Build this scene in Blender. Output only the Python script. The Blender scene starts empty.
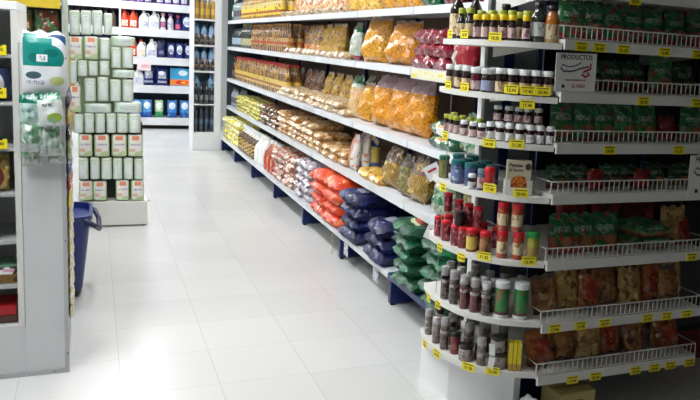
import bpy, bmesh, math, random
from mathutils import Matrix, Vector
random.seed(7)
PI = math.pi
SC = bpy.context.scene
COL = SC.collection

# ------------------------------------------------------------------ camera
F, YAW, PITCH, ROLL, CX, CY, EYE = 769.03, 0.4355174, 0.1531937, 0.0593996, 446.156, 170.9935, 1.5
_f = Vector((math.sin(YAW)*math.cos(PITCH), math.cos(YAW)*math.cos(PITCH), -math.sin(PITCH)))
_r = Vector((math.cos(YAW), -math.sin(YAW), 0)); _u = _r.cross(_f)
RR = _r*math.cos(ROLL)+_u*math.sin(ROLL); UU = -_r*math.sin(ROLL)+_u*math.cos(ROLL)
cam = bpy.data.objects.new('camera', bpy.data.cameras.new('camera')); COL.objects.link(cam)
cam.data.sensor_width = 36; cam.data.lens = F*36/700
cam.data.shift_x = (350-CX)/700; cam.data.shift_y = (CY-200)/700
m = Matrix.Identity(4)
for i in range(3):
    m[i][0] = RR[i]; m[i][1] = UU[i]; m[i][2] = -_f[i]
m[2][3] = EYE
cam.matrix_world = m; cam.data.clip_start = 0.05; SC.camera = cam

def proj(x, y, z):
    q = Vector((x, y, z-EYE)); w = q.dot(_f)
    return CX+F*q.dot(RR)/w, CY-F*q.dot(UU)/w
def ray(x, y): return RR*((x-CX)/F) - UU*((y-CY)/F) + _f
def at_y(x, y, Y):
    d = ray(x, y); return d.x*Y/d.y, EYE+d.z*Y/d.y
def gy(x, z, X):          # distance down the aisle of the point of a line x=X, height z, that the photo shows at column x
    lo, hi = 2.2, 14.0
    for _ in range(50):
        mid = (lo+hi)/2
        if proj(X, mid, z)[0] > x: lo = mid
        else: hi = mid
    return (lo+hi)/2
def gx(x, Y, z):          # sideways place of a point at distance Y, height z
    lo, hi = -2.0, 4.0
    for _ in range(50):
        mid = (lo+hi)/2
        if proj(mid, Y, z)[0] < x: lo = mid
        else: hi = mid
    return (lo+hi)/2

# ------------------------------------------------------------------ materials
def lin(c):
    if isinstance(c, str):
        c = [int(c[i:i+2], 16)/255 for i in (0, 2, 4)]
    return tuple((v/12.92 if v <= .04045 else ((v+.055)/1.055)**2.4) for v in c)+(1,)
MATS = {}
def mat(name, base, rough=.4, layers=(), bump=0, bscale=30, metal=0, coat=0, trans=0, alpha=1, emit=None, spec=.5):
    if name in MATS: return MATS[name]
    M = bpy.data.materials.new(name); M.use_nodes = True; N = M.node_tree.nodes; L = M.node_tree.links
    b = N['Principled BSDF']; b.inputs['Base Color'].default_value = lin(base); b.inputs['Roughness'].default_value = rough
    b.inputs['Metallic'].default_value = metal; b.inputs['Coat Weight'].default_value = coat
    b.inputs['Transmission Weight'].default_value = trans; b.inputs['Alpha'].default_value = alpha
    b.inputs['Specular IOR Level'].default_value = spec
    if emit:
        b.inputs['Emission Color'].default_value = lin(emit[0]); b.inputs['Emission Strength'].default_value = emit[1]
    MATS[name] = M
    if not layers and not bump: return M
    tc = N.new('ShaderNodeTexCoord'); oi = N.new('ShaderNodeObjectInfo')
    mul = N.new('ShaderNodeMath'); mul.operation = 'MULTIPLY'; mul.inputs[1].default_value = 17.3; L.new(oi.outputs['Random'], mul.inputs[0])
    off = N.new('ShaderNodeVectorMath'); off.operation = 'ADD'; L.new(tc.outputs['Object'], off.inputs[0]); L.new(mul.outputs[0], off.inputs[1])
    sep = N.new('ShaderNodeSeparateXYZ'); L.new(tc.outputs['Generated'], sep.inputs[0])
    def math_(op, a, bb):
        n = N.new('ShaderNodeMath'); n.operation = op
        for i, v in enumerate((a, bb)):
            if isinstance(v, (int, float)): n.inputs[i].default_value = v
            elif v is not None: L.new(v, n.inputs[i])
        return n.outputs[0]
    def noise(scale, detail=3):
        mp = N.new('ShaderNodeVectorMath'); mp.operation = 'MULTIPLY'; L.new(off.outputs[0], mp.inputs[0])
        mp.inputs[1].default_value = scale if not isinstance(scale, (int, float)) else (scale,)*3
        n = N.new('ShaderNodeTexNoise'); n.inputs['Scale'].default_value = 1; n.inputs['Detail'].default_value = detail
        L.new(mp.outputs[0], n.inputs['Vector']); return n.outputs['Fac']
    def absd(ax, c): return math_('ABSOLUTE', math_('SUBTRACT', sep.outputs[ax], c), None)
    cur = None
    for ly in layers:
        k = ly[0]
        if k == 'band': _, lo, hi, col = ly[:4]; ax = ly[4] if len(ly) > 4 else 'Z'; fac = math_('LESS_THAN', absd(ax, (lo+hi)/2), (hi-lo)/2)
        elif k in ('rect', 'txt', 'ell'):
            _, cx, cz, hx, hz, col = ly[:6]; ax2 = ly[6] if len(ly) > 6 else 'Z'
            if k == 'ell':
                a = math_('DIVIDE', absd('X', cx), hx); c = math_('DIVIDE', absd(ax2, cz), hz)
                fac = math_('LESS_THAN', math_('ADD', math_('MULTIPLY', a, a), math_('MULTIPLY', c, c)), 1)
            else:
                fac = math_('MULTIPLY', math_('LESS_THAN', absd('X', cx), hx), math_('LESS_THAN', absd(ax2, cz), hz))
                if k == 'txt': fac = math_('MULTIPLY', fac, math_('GREATER_THAN', noise((260, 260, 140), 1), .5))
        elif k == 'noise':
            _, sc, thr, col = ly[:4]; soft = ly[4] if len(ly) > 4 else .03
            mr = N.new('ShaderNodeMapRange'); mr.inputs['From Min'].default_value = thr-soft; mr.inputs['From Max'].default_value = thr+soft
            L.new(noise(sc), mr.inputs['Value']); fac = mr.outputs[0]
        elif k == 'wave':
            _, sc, dist, thr, col = ly; w = N.new('ShaderNodeTexWave'); w.inputs['Scale'].default_value = sc
            w.inputs['Distortion'].default_value = dist; w.inputs['Detail'].default_value = 2; w.inputs['Detail Scale'].default_value = 2
            w.bands_direction = 'DIAGONAL'; L.new(off.outputs[0], w.inputs['Vector']); fac = math_('GREATER_THAN', w.outputs['Fac'], thr)
        mx = N.new('ShaderNodeMix'); mx.data_type = 'RGBA'; L.new(fac, mx.inputs['Factor'])
        if cur is None: mx.inputs['A'].default_value = lin(base)
        else: L.new(cur, mx.inputs['A'])
        mx.inputs['B'].default_value = lin(col); cur = mx.outputs['Result']
    if cur is not None: L.new(cur, b.inputs['Base Color'])
    if bump:
        bp = N.new('ShaderNodeBump'); bp.inputs['Strength'].default_value = bump; bp.inputs['Distance'].default_value = .01
        L.new(noise(bscale, 2), bp.inputs['Height']); L.new(bp.outputs[0], b.inputs['Normal'])
    return M

# ------------------------------------------------------------------ mesh builder
class MB:
    def __init__(s): s.v = []; s.f = []
    def box(s, cx, cy, cz, sx, sy, sz, rot=None):
        b = len(s.v)
        for z in (-1, 1):
            for y in (-1, 1):
                for x in (-1, 1):
                    p = Vector((x*sx/2, y*sy/2, z*sz/2))
                    if rot: p = rot @ p
                    s.v.append((p.x+cx, p.y+cy, p.z+cz))
        for q in ((0, 2, 3, 1), (4, 5, 7, 6), (0, 1, 5, 4), (2, 6, 7, 3), (0, 4, 6, 2), (1, 3, 7, 5)): s.f.append([b+i for i in q])
        return s
    def span(s, x0, x1, y0, y1, z0, z1): return s.box((x0+x1)/2, (y0+y1)/2, (z0+z1)/2, x1-x0, y1-y0, z1-z0)
    def lathe(s, prof, n=14, c=(0, 0, 0), sx=1, sy=1):
        b = len(s.v)
        for (r, z) in prof:
            for i in range(n):
                a = 2*PI*i/n; s.v.append((c[0]+r*sx*math.cos(a), c[1]+r*sy*math.sin(a), c[2]+z))
        for k in range(len(prof)-1):
            for i in range(n):
                j = (i+1) % n; s.f.append([b+k*n+i, b+k*n+j, b+(k+1)*n+j, b+(k+1)*n+i])
        s.f.append([b+i for i in range(n)][::-1]); s.f.append([b+(len(prof)-1)*n+i for i in range(n)])
        return s
    def tube(s, pts, r, n=8, closed=False):
        b = len(s.v); P = [Vector(p) for p in pts]; m_ = len(P)
        for k, p in enumerate(P):
            t = (P[min(k+1, m_-1)]-P[max(k-1, 0)]).normalized()
            a = t.orthogonal().normalized() if abs(t.z) > .9 else t.cross(Vector((0, 0, 1))).normalized()
            c = t.cross(a)
            for i in range(n):
                q = p+(a*math.cos(2*PI*i/n)+c*math.sin(2*PI*i/n))*r; s.v.append(tuple(q))
        for k in range(m_-1):
            for i in range(n):
                j = (i+1) % n; s.f.append([b+k*n+i, b+k*n+j, b+(k+1)*n+j, b+(k+1)*n+i])
        s.f.append([b+i for i in range(n)][::-1]); s.f.append([b+(m_-1)*n+i for i in range(n)])
        return s
    def prism(s, pts, z0, z1):
        b = len(s.v); n = len(pts)
        for z in (z0, z1):
            for p in pts: s.v.append((p[0], p[1], z))
        s.f.append([b+i for i in range(n)][::-1]); s.f.append([b+n+i for i in range(n)])
        for i in range(n):
            j = (i+1) % n; s.f.append([b+i, b+j, b+n+j, b+n+i])
        return s
    def rounded(s, cx, cy, z0, z1, hx0, hy0, hx1, hy1, rad=.3, n=5, rings=2):
        prof = []
        for k in range(rings):
            t = k/(rings-1); prof.append((hx0+(hx1-hx0)*t, hy0+(hy1-hy0)*t, z0+(z1-z0)*t))
        return s.loft(cx, cy, prof, rad, n)
    def loft(s, cx, cy, prof, rad=.3, n=5):
        b = len(s.v); M_ = 4*n
        for hx, hy, z in prof:
            r = min(hx, hy)*rad*2 if rad < .5 else min(hx, hy)
            for q, (sx, sy) in enumerate(((1, 1), (-1, 1), (-1, -1), (1, -1))):
                for i in range(n):
                    a = PI/2*(q+i/(n-1)); s.v.append((cx+sx*(hx-r)+r*math.cos(a), cy+sy*(hy-r)+r*math.sin(a), z))
        for k in range(len(prof)-1):
            for i in range(M_):
                j = (i+1) % M_; s.f.append([b+k*M_+i, b+k*M_+j, b+(k+1)*M_+j, b+(k+1)*M_+i])
        s.f.append([b+i for i in range(M_)][::-1]); s.f.append([b+(len(prof)-1)*M_+i for i in range(M_)])
        return s
    def mesh(s, name, smooth=False, bevel=0):
        me = bpy.data.meshes.new(name); me.from_pydata(s.v, [], s.f); me.validate()
        bm = bmesh.new(); bm.from_mesh(me)
        if bevel: bmesh.ops.bevel(bm, geom=bm.edges[:], offset=bevel, segments=2, affect='EDGES', profile=.6)
        bmesh.ops.recalc_face_normals(bm, faces=bm.faces[:]); bm.to_mesh(me); bm.free()
        if smooth:
            for p in me.polygons: p.use_smooth = True
            me.set_sharp_from_angle(angle=math.radians(50))
        return me
    def obj(s, name, M, parent=None, smooth=False, bevel=0):
        return mobj(name, s.mesh(name, smooth, bevel), M, parent)
def mobj(name, me, M, parent=None):
    if M and not me.materials: me.materials.append(M)
    o = bpy.data.objects.new(name, me); COL.objects.link(o)
    if parent: o.parent = parent
    return o
def empty(name, loc=(0, 0, 0), rz=0):
    o = bpy.data.objects.new(name, None); o.empty_display_size = .05; COL.objects.link(o); o.location = loc; o.rotation_euler = (0, 0, rz); return o
def tag(o, label, cat, group=None):
    o['label'] = label; o['category'] = cat
    if group: o['group'] = group
    return o
def struct(o): o['kind'] = 'structure'; return o
def dup(o):
    c = o.copy(); COL.objects.link(c)
    for ch in o.children:
        d = ch.copy(); COL.objects.link(d); d.parent = c; d.matrix_parent_inverse = ch.matrix_parent_inverse
        for g in ch.children:
            e = g.copy(); COL.objects.link(e); e.parent = d
    return c
PROTO = {}
def inst(key, make, loc, rz=0, tilt=0, roll=0):
    """first call places the prototype itself, later calls a copy of it"""
    if key not in PROTO: o = make(); PROTO[key] = o
    else: o = dup(PROTO[key])
    o.location = loc; o.rotation_euler = (tilt, roll, rz); return o
ORD = ['', 'first', 'second', 'third', 'fourth', 'fifth', 'sixth', 'seventh', 'eighth', 'ninth', 'tenth', 'eleventh', 'twelfth', 'thirteenth', 'fourteenth', 'fifteenth', 'sixteenth', 'seventeenth', 'eighteenth', 'nineteenth', 'twentieth']
def ordw(n):
    if n <= 20: return ORD[n]
    if n < 30: return 'twenty-'+ORD[n-20]
    if n == 30: return 'thirtieth'
    return 'thirty-'+ORD[n-30] if n < 40 else 'fortieth' if n == 40 else 'forty-'+ORD[n-40]
REG = {}
def reg(o, desc, cat, frm, place, key):
    """remember a thing; its label is written at the end, with its rank among its look-alikes"""
    REG.setdefault((desc, cat, frm, place), []).append((key, o))
def finish_labels():
    for (desc, cat, frm, place), L in REG.items():
        L.sort(key=lambda t: t[0])
        for i, (_, o) in enumerate(L):
            if len(L) == 1: tag(o, f'{desc}, {place}', cat)
            else: tag(o, f'{desc}, {ordw(i+1)} {frm}, {place}', cat, f'{desc} {place}')
            n = len(o['label'].replace('-', ' ').split())
            if n > 16 or n < 4: print('LABEL LENGTH', n, o['label'])

# ------------------------------------------------------------------ shapes of goods
def pillow(w, h, d, seed=0, nx=12, nz=14, fat=.35, crimp=.05, wob=1.0):
    """a standing sealed bag, front to -Y, base at z=0"""
    rnd = random.Random(seed); ph = [rnd.uniform(0, 6.28) for _ in range(8)]
    mb = MB(); idx = {}
    for side in (-1, 1):
        for i in range(nx+1):
            for k in range(nz+1):
                u = -1+2*i/nx; v = -1+2*k/nz; edge = i in (0, nx) or k in (0, nz)
                if side == 1 and edge: idx[(1, i, k)] = idx[(-1, i, k)]; continue
                t = max(0, 1-abs(u)**2.6)**.55*max(0, 1-abs(v)**3.5)**.6*(1+fat*(-v))
                wr = 1+.10*math.sin(5*u+4*v+ph[0])+.09*math.sin(9*v-3*u+ph[1])+.07*math.sin(13*u+ph[2]+side)+.06*math.sin(17*v+7*u+ph[3])
                y = side*d/2*t*(1+(wr-1)*wob)
                ww = w/2*(1-.05*max(0, v)-.03*(v*v))*(1+.015*math.sin(9*v+ph[4]))
                x = u*ww; z = h*(v+1)/2
                if k == nz: y += .004*math.sin(i*2.1+ph[5]); z += .006*math.sin(i*1.3+ph[6])
                if k == nz-1: y *= .35
                z = max(0, z)
                idx[(side, i, k)] = len(mb.v); mb.v.append((x, y, z))
        for i in range(nx):
            for k in range(nz):
                q = [idx[(side, i, k)], idx[(side, i+1, k)], idx[(side, i+1, k+1)], idx[(side, i, k+1)]]
                mb.f.append(q if side == -1 else q[::-1])
    return mb
def laid(w, l, h, seed=0, nx=14, ny=14):
    """a soft bag lying flat: width x, length y, short end to -Y, base at z=0"""
    rnd = random.Random(seed); ph = [rnd.uniform(0, 6.28) for _ in range(8)]
    mb = MB(); idx = {}
    for side in (-1, 1):
        for i in range(nx+1):
            for k in range(ny+1):
                u = -1+2*i/nx; v = -1+2*k/ny; edge = i in (0, nx) or k in (0, ny)
                if side == 1 and edge: idx[(1, i, k)] = idx[(-1, i, k)]; continue
                t = max(0, 1-abs(u)**3.5)**.38*max(0, 1-abs(v)**5)**.36
                wr = 1+.10*math.sin(6*u+3*v+ph[0])+.12*math.sin(9*v-4*u+ph[1])+.07*math.sin(15*u+ph[2])+.05*math.sin(19*v+ph[3])
                z = h*.45+(h*.55*t*wr if side == 1 else -h*.45*min(1, t*1.6))
                if edge: z += .12*h*math.sin(7*u+9*v+ph[4])+.06*h*math.sin(19*u+15*v+ph[7])
                elif side == 1: z += .05*h*math.sin(23*u-9*v+ph[7])*math.sin(17*v+ph[4])
                x = u*w/2*(1-.04*v*v+.02*math.sin(8*v+ph[5])); y = v*l/2*(1-.03*u*u+.02*math.sin(7*u+ph[6]))
                idx[(side, i, k)] = len(mb.v); mb.v.append((x, y, z))
        for i in range(nx):
            for k in range(ny):
                q = [idx[(side, i, k)], idx[(side, i+1, k)], idx[(side, i+1, k+1)], idx[(side, i, k+1)]]
                mb.f.append(q[::-1] if side == -1 else q)
    return mb
def bag_maker(name, w, h, d, M, seed=0, **kw):
    def mk(): return pillow(w, h, d, seed, **kw).obj(name, M, smooth=True)
    return mk
def laid_maker(name, w, l, h, M, seed=0):
    def mk(): return laid(w, l, h, seed).obj(name, M, smooth=True)
    return mk
def bottle_maker(name, prof, body, cap=None, capm=None, label=None, labm=None, n=14, sx=1, sy=1, foot=None, footm=None):
    def mk():
        r = empty(name)
        MB().lathe(prof, n, sx=sx, sy=sy).obj('body', body, r, True)
        if cap: MB().lathe(cap, n).obj('cap', capm, r, True)
        if label:
            r0, z0, z1 = label
            MB().lathe([(r0, z0), (r0, z1)], n, sx=sx, sy=sy).obj('label', labm, r, True)
        if foot: MB().lathe(foot, n).obj('base_rim', footm, r, True)
        return r
    return mk
def capprof(r, z0, z1): return [(r*.98, z0), (r, z0+.002), (r, z1-.003), (r*.85, z1)]

# colours
WHITE = mat('white_enamel', 'e9ebec', .35)
LIP = mat('white_shelf_lip', 'dfe2e6', .35, [('noise', (3, 3, 3), .56, 'd3d6da', .1)])
ENDW = mat('cream_enamel', 'd9d8d2', .4)
NAVY = mat('navy_enamel', '10235c', .35)
DARK = mat('dark_back_panel', '2a2a2c', .6)  # also stands in for shade under shelves and in the pack gap
GREYP = mat('grey_panel', '8a9094', .5)
TAGM = mat('yellow_tag_card', 'f2e21c', .5)
INK = mat('dark_ink', '2a2410', .6)
CHROME = mat('white_coated_wire', 'cfcdc6', .35)
RUB = mat('black_rubber', '151515', .6)

# ------------------------------------------------------------------ the room
XL, XR, YN, YF, ZC = -3.6, 5.2, -3.0, 13.75, 3.1
def floor_mat():
    M = bpy.data.materials.new('floor_tile'); M.use_nodes = True; N = M.node_tree.nodes; L = M.node_tree.links; b = N['Principled BSDF']
    tc = N.new('ShaderNodeTexCoord'); mp = N.new('ShaderNodeMapping'); mp.inputs['Location'].default_value = (-.098, -3.292, 0)
    L.new(tc.outputs['Object'], mp.inputs[0])
    br = N.new('ShaderNodeTexBrick'); br.offset = 0; br.inputs['Scale'].default_value = 1; br.inputs['Brick Width'].default_value = .4
    br.inputs['Row Height'].default_value = .4; br.inputs['Mortar Size'].default_value = .0016; br.inputs['Mortar Smooth'].default_value = .2
    br.inputs['Color1'].default_value = lin('d6d6d4'); br.inputs['Color2'].default_value = lin('d0d0ce'); br.inputs['Mortar'].default_value = lin('bdbab3')
    L.new(mp.outputs[0], br.inputs[0])
    nz = N.new('ShaderNodeTexNoise'); nz.inputs['Scale'].default_value = 2.2; nz.inputs['Detail'].default_value = 6; L.new(tc.outputs['Object'], nz.inputs[0])
    mx = N.new('ShaderNodeMix'); mx.data_type = 'RGBA'; mx.blend_type = 'MULTIPLY'; mx.inputs['Factor'].default_value = .1
    cr = N.new('ShaderNodeValToRGB'); cr.color_ramp.elements[0].color = (.72, .72, .72, 1); cr.color_ramp.elements[1].color = (1, 1, 1, 1); cr.color_ramp.elements[0].position = .3
    L.new(nz.outputs[0], cr.inputs[0]); L.new(br.outputs[0], mx.inputs['A']); L.new(cr.outputs[0], mx.inputs['B']); L.new(mx.outputs['Result'], b.inputs['Base Color'])
    rr = N.new('ShaderNodeMapRange'); rr.inputs['To Min'].default_value = .2; rr.inputs['To Max'].default_value = .28; L.new(nz.outputs[0], rr.inputs[0]); L.new(rr.outputs[0], b.inputs['Roughness'])
    return M
struct(MB().span(XL, XR, YN, YF, -.06, 0).obj('floor', floor_mat()))
struct(MB().span(XL, XR, YN, YF, ZC, ZC+.06).obj('ceiling', mat('ceiling_board', 'c9c9c6', .8, bump=.2, bscale=60)))
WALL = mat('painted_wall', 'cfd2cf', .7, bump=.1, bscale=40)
NEARW = mat('painted_wall_dim', '3c3c3c', .8, bump=.1, bscale=40)  # walls darkened to cut bounce light onto the end display
struct(MB().span(XL-.1, XL, YN, YF, 0, ZC).obj('wall_left', WALL))
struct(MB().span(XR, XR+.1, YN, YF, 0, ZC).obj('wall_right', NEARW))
struct(MB().span(XL-.1, XR+.1, YF, YF+.1, 0, ZC).obj('wall_far', WALL))
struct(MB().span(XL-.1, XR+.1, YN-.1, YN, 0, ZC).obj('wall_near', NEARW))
LAMP = mat('lamp_diffuser', 'ffffff', .5, emit=('fbfdff', 15))
LAMPS = [(.35, y) for y in (3.35, 5.3, 7.3, 9.3, 11.3, 12.6)]+[(-2.2, 6.0), (-2.2, 9.5), (-.9, 12.6), (-.65, 2.85), (-1.4, 2.15), (3.6, 7), (3.6, 11)]
names = {}
for i, (x, y) in enumerate(LAMPS):
    r = empty('ceiling_light', (x, y, ZC))
    MB().span(-.17, .17, -.64, .64, -.05, 0).obj('lamp_housing', WHITE, r, bevel=.004)
    MB().span(-.15, .15, -.62, .62, -.062, -.051).obj('diffuser', LAMP, r)
    if x == -1.4: r.rotation_euler.z = PI/2  # crosswise lamp added only to brighten the left display unit
    line = 'over the main aisle' if x == .35 else 'over the right aisle' if x > 2 else 'left group with an added fill light'
    reg(r, 'long white fluorescent ceiling light', 'ceiling light', 'from the camera', line, y)

# ------------------------------------------------------------------ long gondola on the right
GX, GB = 1.66, 2.10
BAYS = [3.2, 4.1, 5.13, 6.2, 7.35, 8.5, 9.65, 10.7]
TIER = {'A': 1.742, 'B': 1.402, 'C': .985, 'D': .618}
BASEZ, BX = .20, 1.58
g = empty('gondola_shelving', (GX, 3.2, 0)); tag(g, 'long white gondola shelving down the right side of the aisle with navy base', 'shelving')
def gpart(mb, name, M, bevel=0):
    o = mb.obj(name, M, g, bevel=bevel); o.matrix_parent_inverse = Matrix.Translation((-GX, -3.2, 0)); return o
for j in range(7):
    y0, y1 = BAYS[j], BAYS[j+1]
    for t, z in TIER.items():
        sh = gpart(MB().span(GX+.004, GB, y0+.002, y1-.002, z-.02, z), 'shelf', LIP)
        lo = z-.043
        if t == 'B' and j == 0: lo = z-.06
        MB().span(GX-.012, GX+.0035, y0+.006, y1-.006, lo, z-.0005).obj('shelf_lip', LIP, sh)
        if t == 'B' and j == 0: MB().span(GX-.0135, GX-.0125, y0+.02, y1-.02, lo+.004, z-.006).obj('price_rail', mat('pale_yellow_rail', 'e2e0c4', .4, [('noise', (8, 14, 40), .56, 'e6d84a')]), sh)
    sh = gpart(MB().span(BX, GB, y0+.002, y1-.002, BASEZ-.02, BASEZ), 'base_shelf', NAVY if j == 0 else LIP)
    MB().span(BX-.012, BX-.0005, y0+.002, y1-.002, BASEZ-.034, BASEZ-.0005).obj('shelf_lip', NAVY if j == 0 else LIP, sh)
    gpart(MB().span(GB, GB+.02, y0, y1, .02, 2.05), 'back_panel', mat('brown_back_panel', '5b4636', .7))
for y in BAYS[:-1]+[10.68]:
    yy = y if y > 3.3 else 3.24
    gpart(MB().span(BX+.006, GB, yy-.018, yy+.018, .012, BASEZ-.022), 'foot_bracket', NAVY)
    gpart(MB().span(BX+.015, BX+.04, yy-.012, yy+.012, 0, .012), 'levelling_foot', RUB)
    gpart(MB().span(GB-.03, GB-.001, yy-.015, yy+.015, .19, 2.06), 'upright', NAVY)
gpart(MB().span(BX+.42, BX+.43, 3.3, 10.6, .0, BASEZ-.022), 'kick_plate', DARK)  # dark strip colours in the shade of the void under the base shelf
# the end nearest the camera
gpart(MB().span(GX-.02, 2.55, 3.165, 3.185, .02, 2.05), 'end_panel', GREYP)
gpart(MB().span(1.735, 1.785, 3.157, 3.164, .3, 2.0), 'navy_strip', NAVY)
gpart(MB().span(GX-.034, GX-.02, 3.155, 3.19, .02, 2.05), 'edge_trim', WHITE)
gpart(MB().span(GX-.01, GB, 10.71, 10.73, .0, 2.05), 'end_panel', mat('dark_green_edge', '26363a', .5))

# --- goods of the gondola: materials
def pastam(name, top, a, b, c, emptyz=1.1, empt='b59a92', wv=22):
    ly = [('wave', wv, 6, .5, b), ('noise', (60, 60, 90), .56, c, .04), ('noise', 14, .60, a, .05)]
    if emptyz < 1: ly += [('band', emptyz, 1.2, empt), ]
    if top: ly += [('band', top[0], 1.2, top[1])]
    return mat(name, a, .22, ly, bump=.9, bscale=38, coat=.5)
PY_ = pastam('yellow_pasta_in_film', None, 'd6940f', 'eab030', 'b06a0c', .9, 'c0a490')
PO_ = pastam('orange_pasta_in_film', None, 'd08410', 'e8a224', 'a85c0a', .93)
PB_ = pastam('golden_pasta_under_clear_film', None, 'd88a0c', 'eca626', 'b0600a', .74, '9a7c82')
PG_ = pastam('pasta_green_header', (.78, '0f6a3c'), 'd9bf8a', 'e0933a', 'c9c2b4', .7, 'b9c4b6', 12)
GT_ = mat('grey_film_green_header', 'a9b3a6', .22, [('noise', (60, 60, 25), .5, 'c9cfc4'), ('band', .72, 1.1, '0d5f38'), ('band', 0, .12, '8e2530'), ('noise', 25, .62, '6f8f6a')], bump=.8, coat=.5)
PP_ = mat('printed_purple_and_cream_film', 'd9b86a', .25, [('noise', (30, 30, 30), .52, 'c99a45'), ('noise', (26, 26, 34), .58, '6a5f9e', .02), ('band', .12, .34, 'd99a5e'), ('noise', (45, 45, 24), .6, 'b5362a', .02), ('noise', (33, 33, 30), .63, 'efe6c8', .02)], bump=.6, coat=.4)
YP_ = mat('printed_yellow_film', 'e0b03a', .25, [('noise', (18, 18, 40), .52, 'eecb68'), ('noise', (40, 40, 22), .60, 'b0603a', .02), ('noise', 30, .66, '7d5a8e', .02), ('band', .9, 1.1, 'd9c8a0')], bump=.6, coat=.4)
RP_ = mat('printed_pink_rice_film', 'd8a878', .25, [('noise', (24, 24, 24), .5, 'e6c48a'), ('noise', (30, 30, 50), .57, 'b8584e', .02), ('noise', 28, .65, 'efe3cf', .02)], bump=.6, coat=.4)
BR_ = mat('brown_noodles_in_film', '6e4a33', .25, [('noise', (60, 60, 14), .5, '8f6547'), ('noise', 30, .64, 'cdbfae', .02)], bump=.8, coat=.5)
GC_ = mat('grey_clear_film', '8b8a80', .2, [('noise', (30, 30, 14), .5, 'b6b4a8'), ('noise', 22, .6, '5c5a50')], bump=.9, coat=.5)
RW_ = mat('red_and_white_film', '98202b', .22, [('band', 0, .48, 'ddd8d0', 'X'), ('noise', 24, .6, 'b33a44')], bump=.6, coat=.5)
DR_ = mat('dark_red_film', '7c1226', .2, [('noise', 22, .54, '9c2038'), ('noise', 40, .66, 'd2667c', .02)], bump=.8, coat=.6)
GG_ = mat('glossy_green_film', '0b5a34', .2, [('noise', 20, .54, '0d7343'), ('noise', 26, .66, 'a8b89a', .02), ('ell', .5, .6, .25, .12, 'c9a05a')], bump=.9, coat=.6)
BY_ = mat('blue_and_yellow_film', 'e5c65a', .25, [('band', .62, 1.1, '1e5aa8'), ('noise', 26, .56, 'efe3b8'), ('band', 0, .2, '2a62ad'), ('band', .43, .57, 'd9c8b0', 'X')], bump=.5, coat=.4)
RB_ = mat('red_stripe_film', 'c9a08a', .25, [('band', 0, .35, 'c23a2e', 'X'), ('band', .65, 1, 'e3e0da', 'X'), ('noise', 30, .6, 'd98f5a')], bump=.5, coat=.4)
BP_ = mat('brown_pasta_film', 'a98a45', .22, [('wave', 24, 5, .5, '8c6a2c'), ('band', .62, 1.1, '7a5f55'), ('noise', 30, .62, 'd8b864')], bump=.9, coat=.5)
OL_ = mat('olive_herb_film', '6a6440', .22, [('noise', 40, .5, '8f8550'), ('noise', 26, .62, '4a3c24'), ('band', .7, 1.1, '5a4d45')], bump=.9, coat=.5)
GN_ = mat('green_and_clear_film', '5c8a66', .2, [('noise', (18, 18, 26), .5, 'a6ad98'), ('noise', 26, .58, '1f6a48'), ('noise', 34, .66, 'c9a060')], bump=.9, coat=.6)
CRM = mat('cream_film', 'c8ad80', .3, [('noise', 26, .53, 'e6d8bd'), ('noise', 20, .58, 'c08a52'), ('noise', 34, .66, '8a4a3a', .02)], bump=.7, coat=.4)
CRB = mat('orange_cream_film', 'bf9258', .3, [('noise', 22, .53, 'e3c99a'), ('noise', 18, .55, 'a86a24'), ('noise', 38, .64, 'f3e6cc', .02)], bump=.7, coat=.4)
YG_ = mat('yellow_green_film', 'b9b040', .25, [('noise', 26, .5, 'e0d46a'), ('noise', 22, .58, '7a8a34'), ('noise', 40, .64, 'efe8b0')], bump=.6, coat=.4)
YW_ = mat('yellow_white_film', 'e8d84a', .25, [('noise', 18, .52, 'f2efd0'), ('noise', 26, .62, '7a8f50')], bump=.6, coat=.4)
SNK = mat('small_snack_film', 'b88c74', .25, [('noise', 30, .53, 'e6d3c6'), ('noise', 24, .57, 'b0604a'), ('noise', 36, .63, '9a6a30')], bump=.8, coat=.5)
GRP = mat('grey_purple_film', '9c93a0', .2, [('noise', 28, .5, 'c9c2cb'), ('noise', 22, .58, '5e5468'), ('noise', 34, .66, 'e6d9a8')], bump=.8, coat=.5)
ORS = mat('orange_red_sack_film', 'de3f14', .4, [('noise', 12, .56, 'e8693a'), ('noise', 16, .64, 'e8c79a', .02), ('ell', .5, .5, .22, .2, 'e6c27a', 'Y')], bump=.4, bscale=55, coat=.12)
BLS = mat('dark_blue_sack_film', '081242', .42, [('noise', 14, .56, '10205e'), ('noise', 20, .68, '9aa6cc', .02), ('ell', .45, .3, .2, .09, '8f90a0', 'Y')], bump=.5, bscale=55, coat=.1, spec=.35)
GRS = mat('green_sack_film', '06452a', .42, [('noise', 13, .54, '0c6a3c'), ('ell', .5, .32, .3, .16, 'b9c9a0', 'Y'), ('ell', .5, .32, .24, .11, 'a83a22', 'Y'), ('noise', 24, .68, '5ca67a', .02), ('noise', 12, .58, '05382a')], bump=.5, bscale=55, coat=.1, spec=.35)  # pale green flecks paint highlights on the film
OILY = mat('yellow_oil_bottle', 'b8881c', .12, [('noise', 14, .52, '8a6418'), ('band', .12, .45, 'f0d34a'), ('band', .45, .62, 'dcc77a'), ('band', .20, .30, 'b5662a'), ('band', .93, 1.1, 'e6dcc0'), ('noise', 20, .62, 'a87a1c')], coat=.8)
OILO = mat('amber_oil_bottle', '9a7028', .12, [('noise', 12, .52, '5c3c1c'), ('band', .2, .5, 'bf9a5c'), ('noise', 15, .58, '8a4a2c'),  ('band', .27, .36, 'c04a34'), ('band', .93, 1.1, 'c98a2a'), ('noise', 20, .6, '8f6420')], coat=.8)
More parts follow.
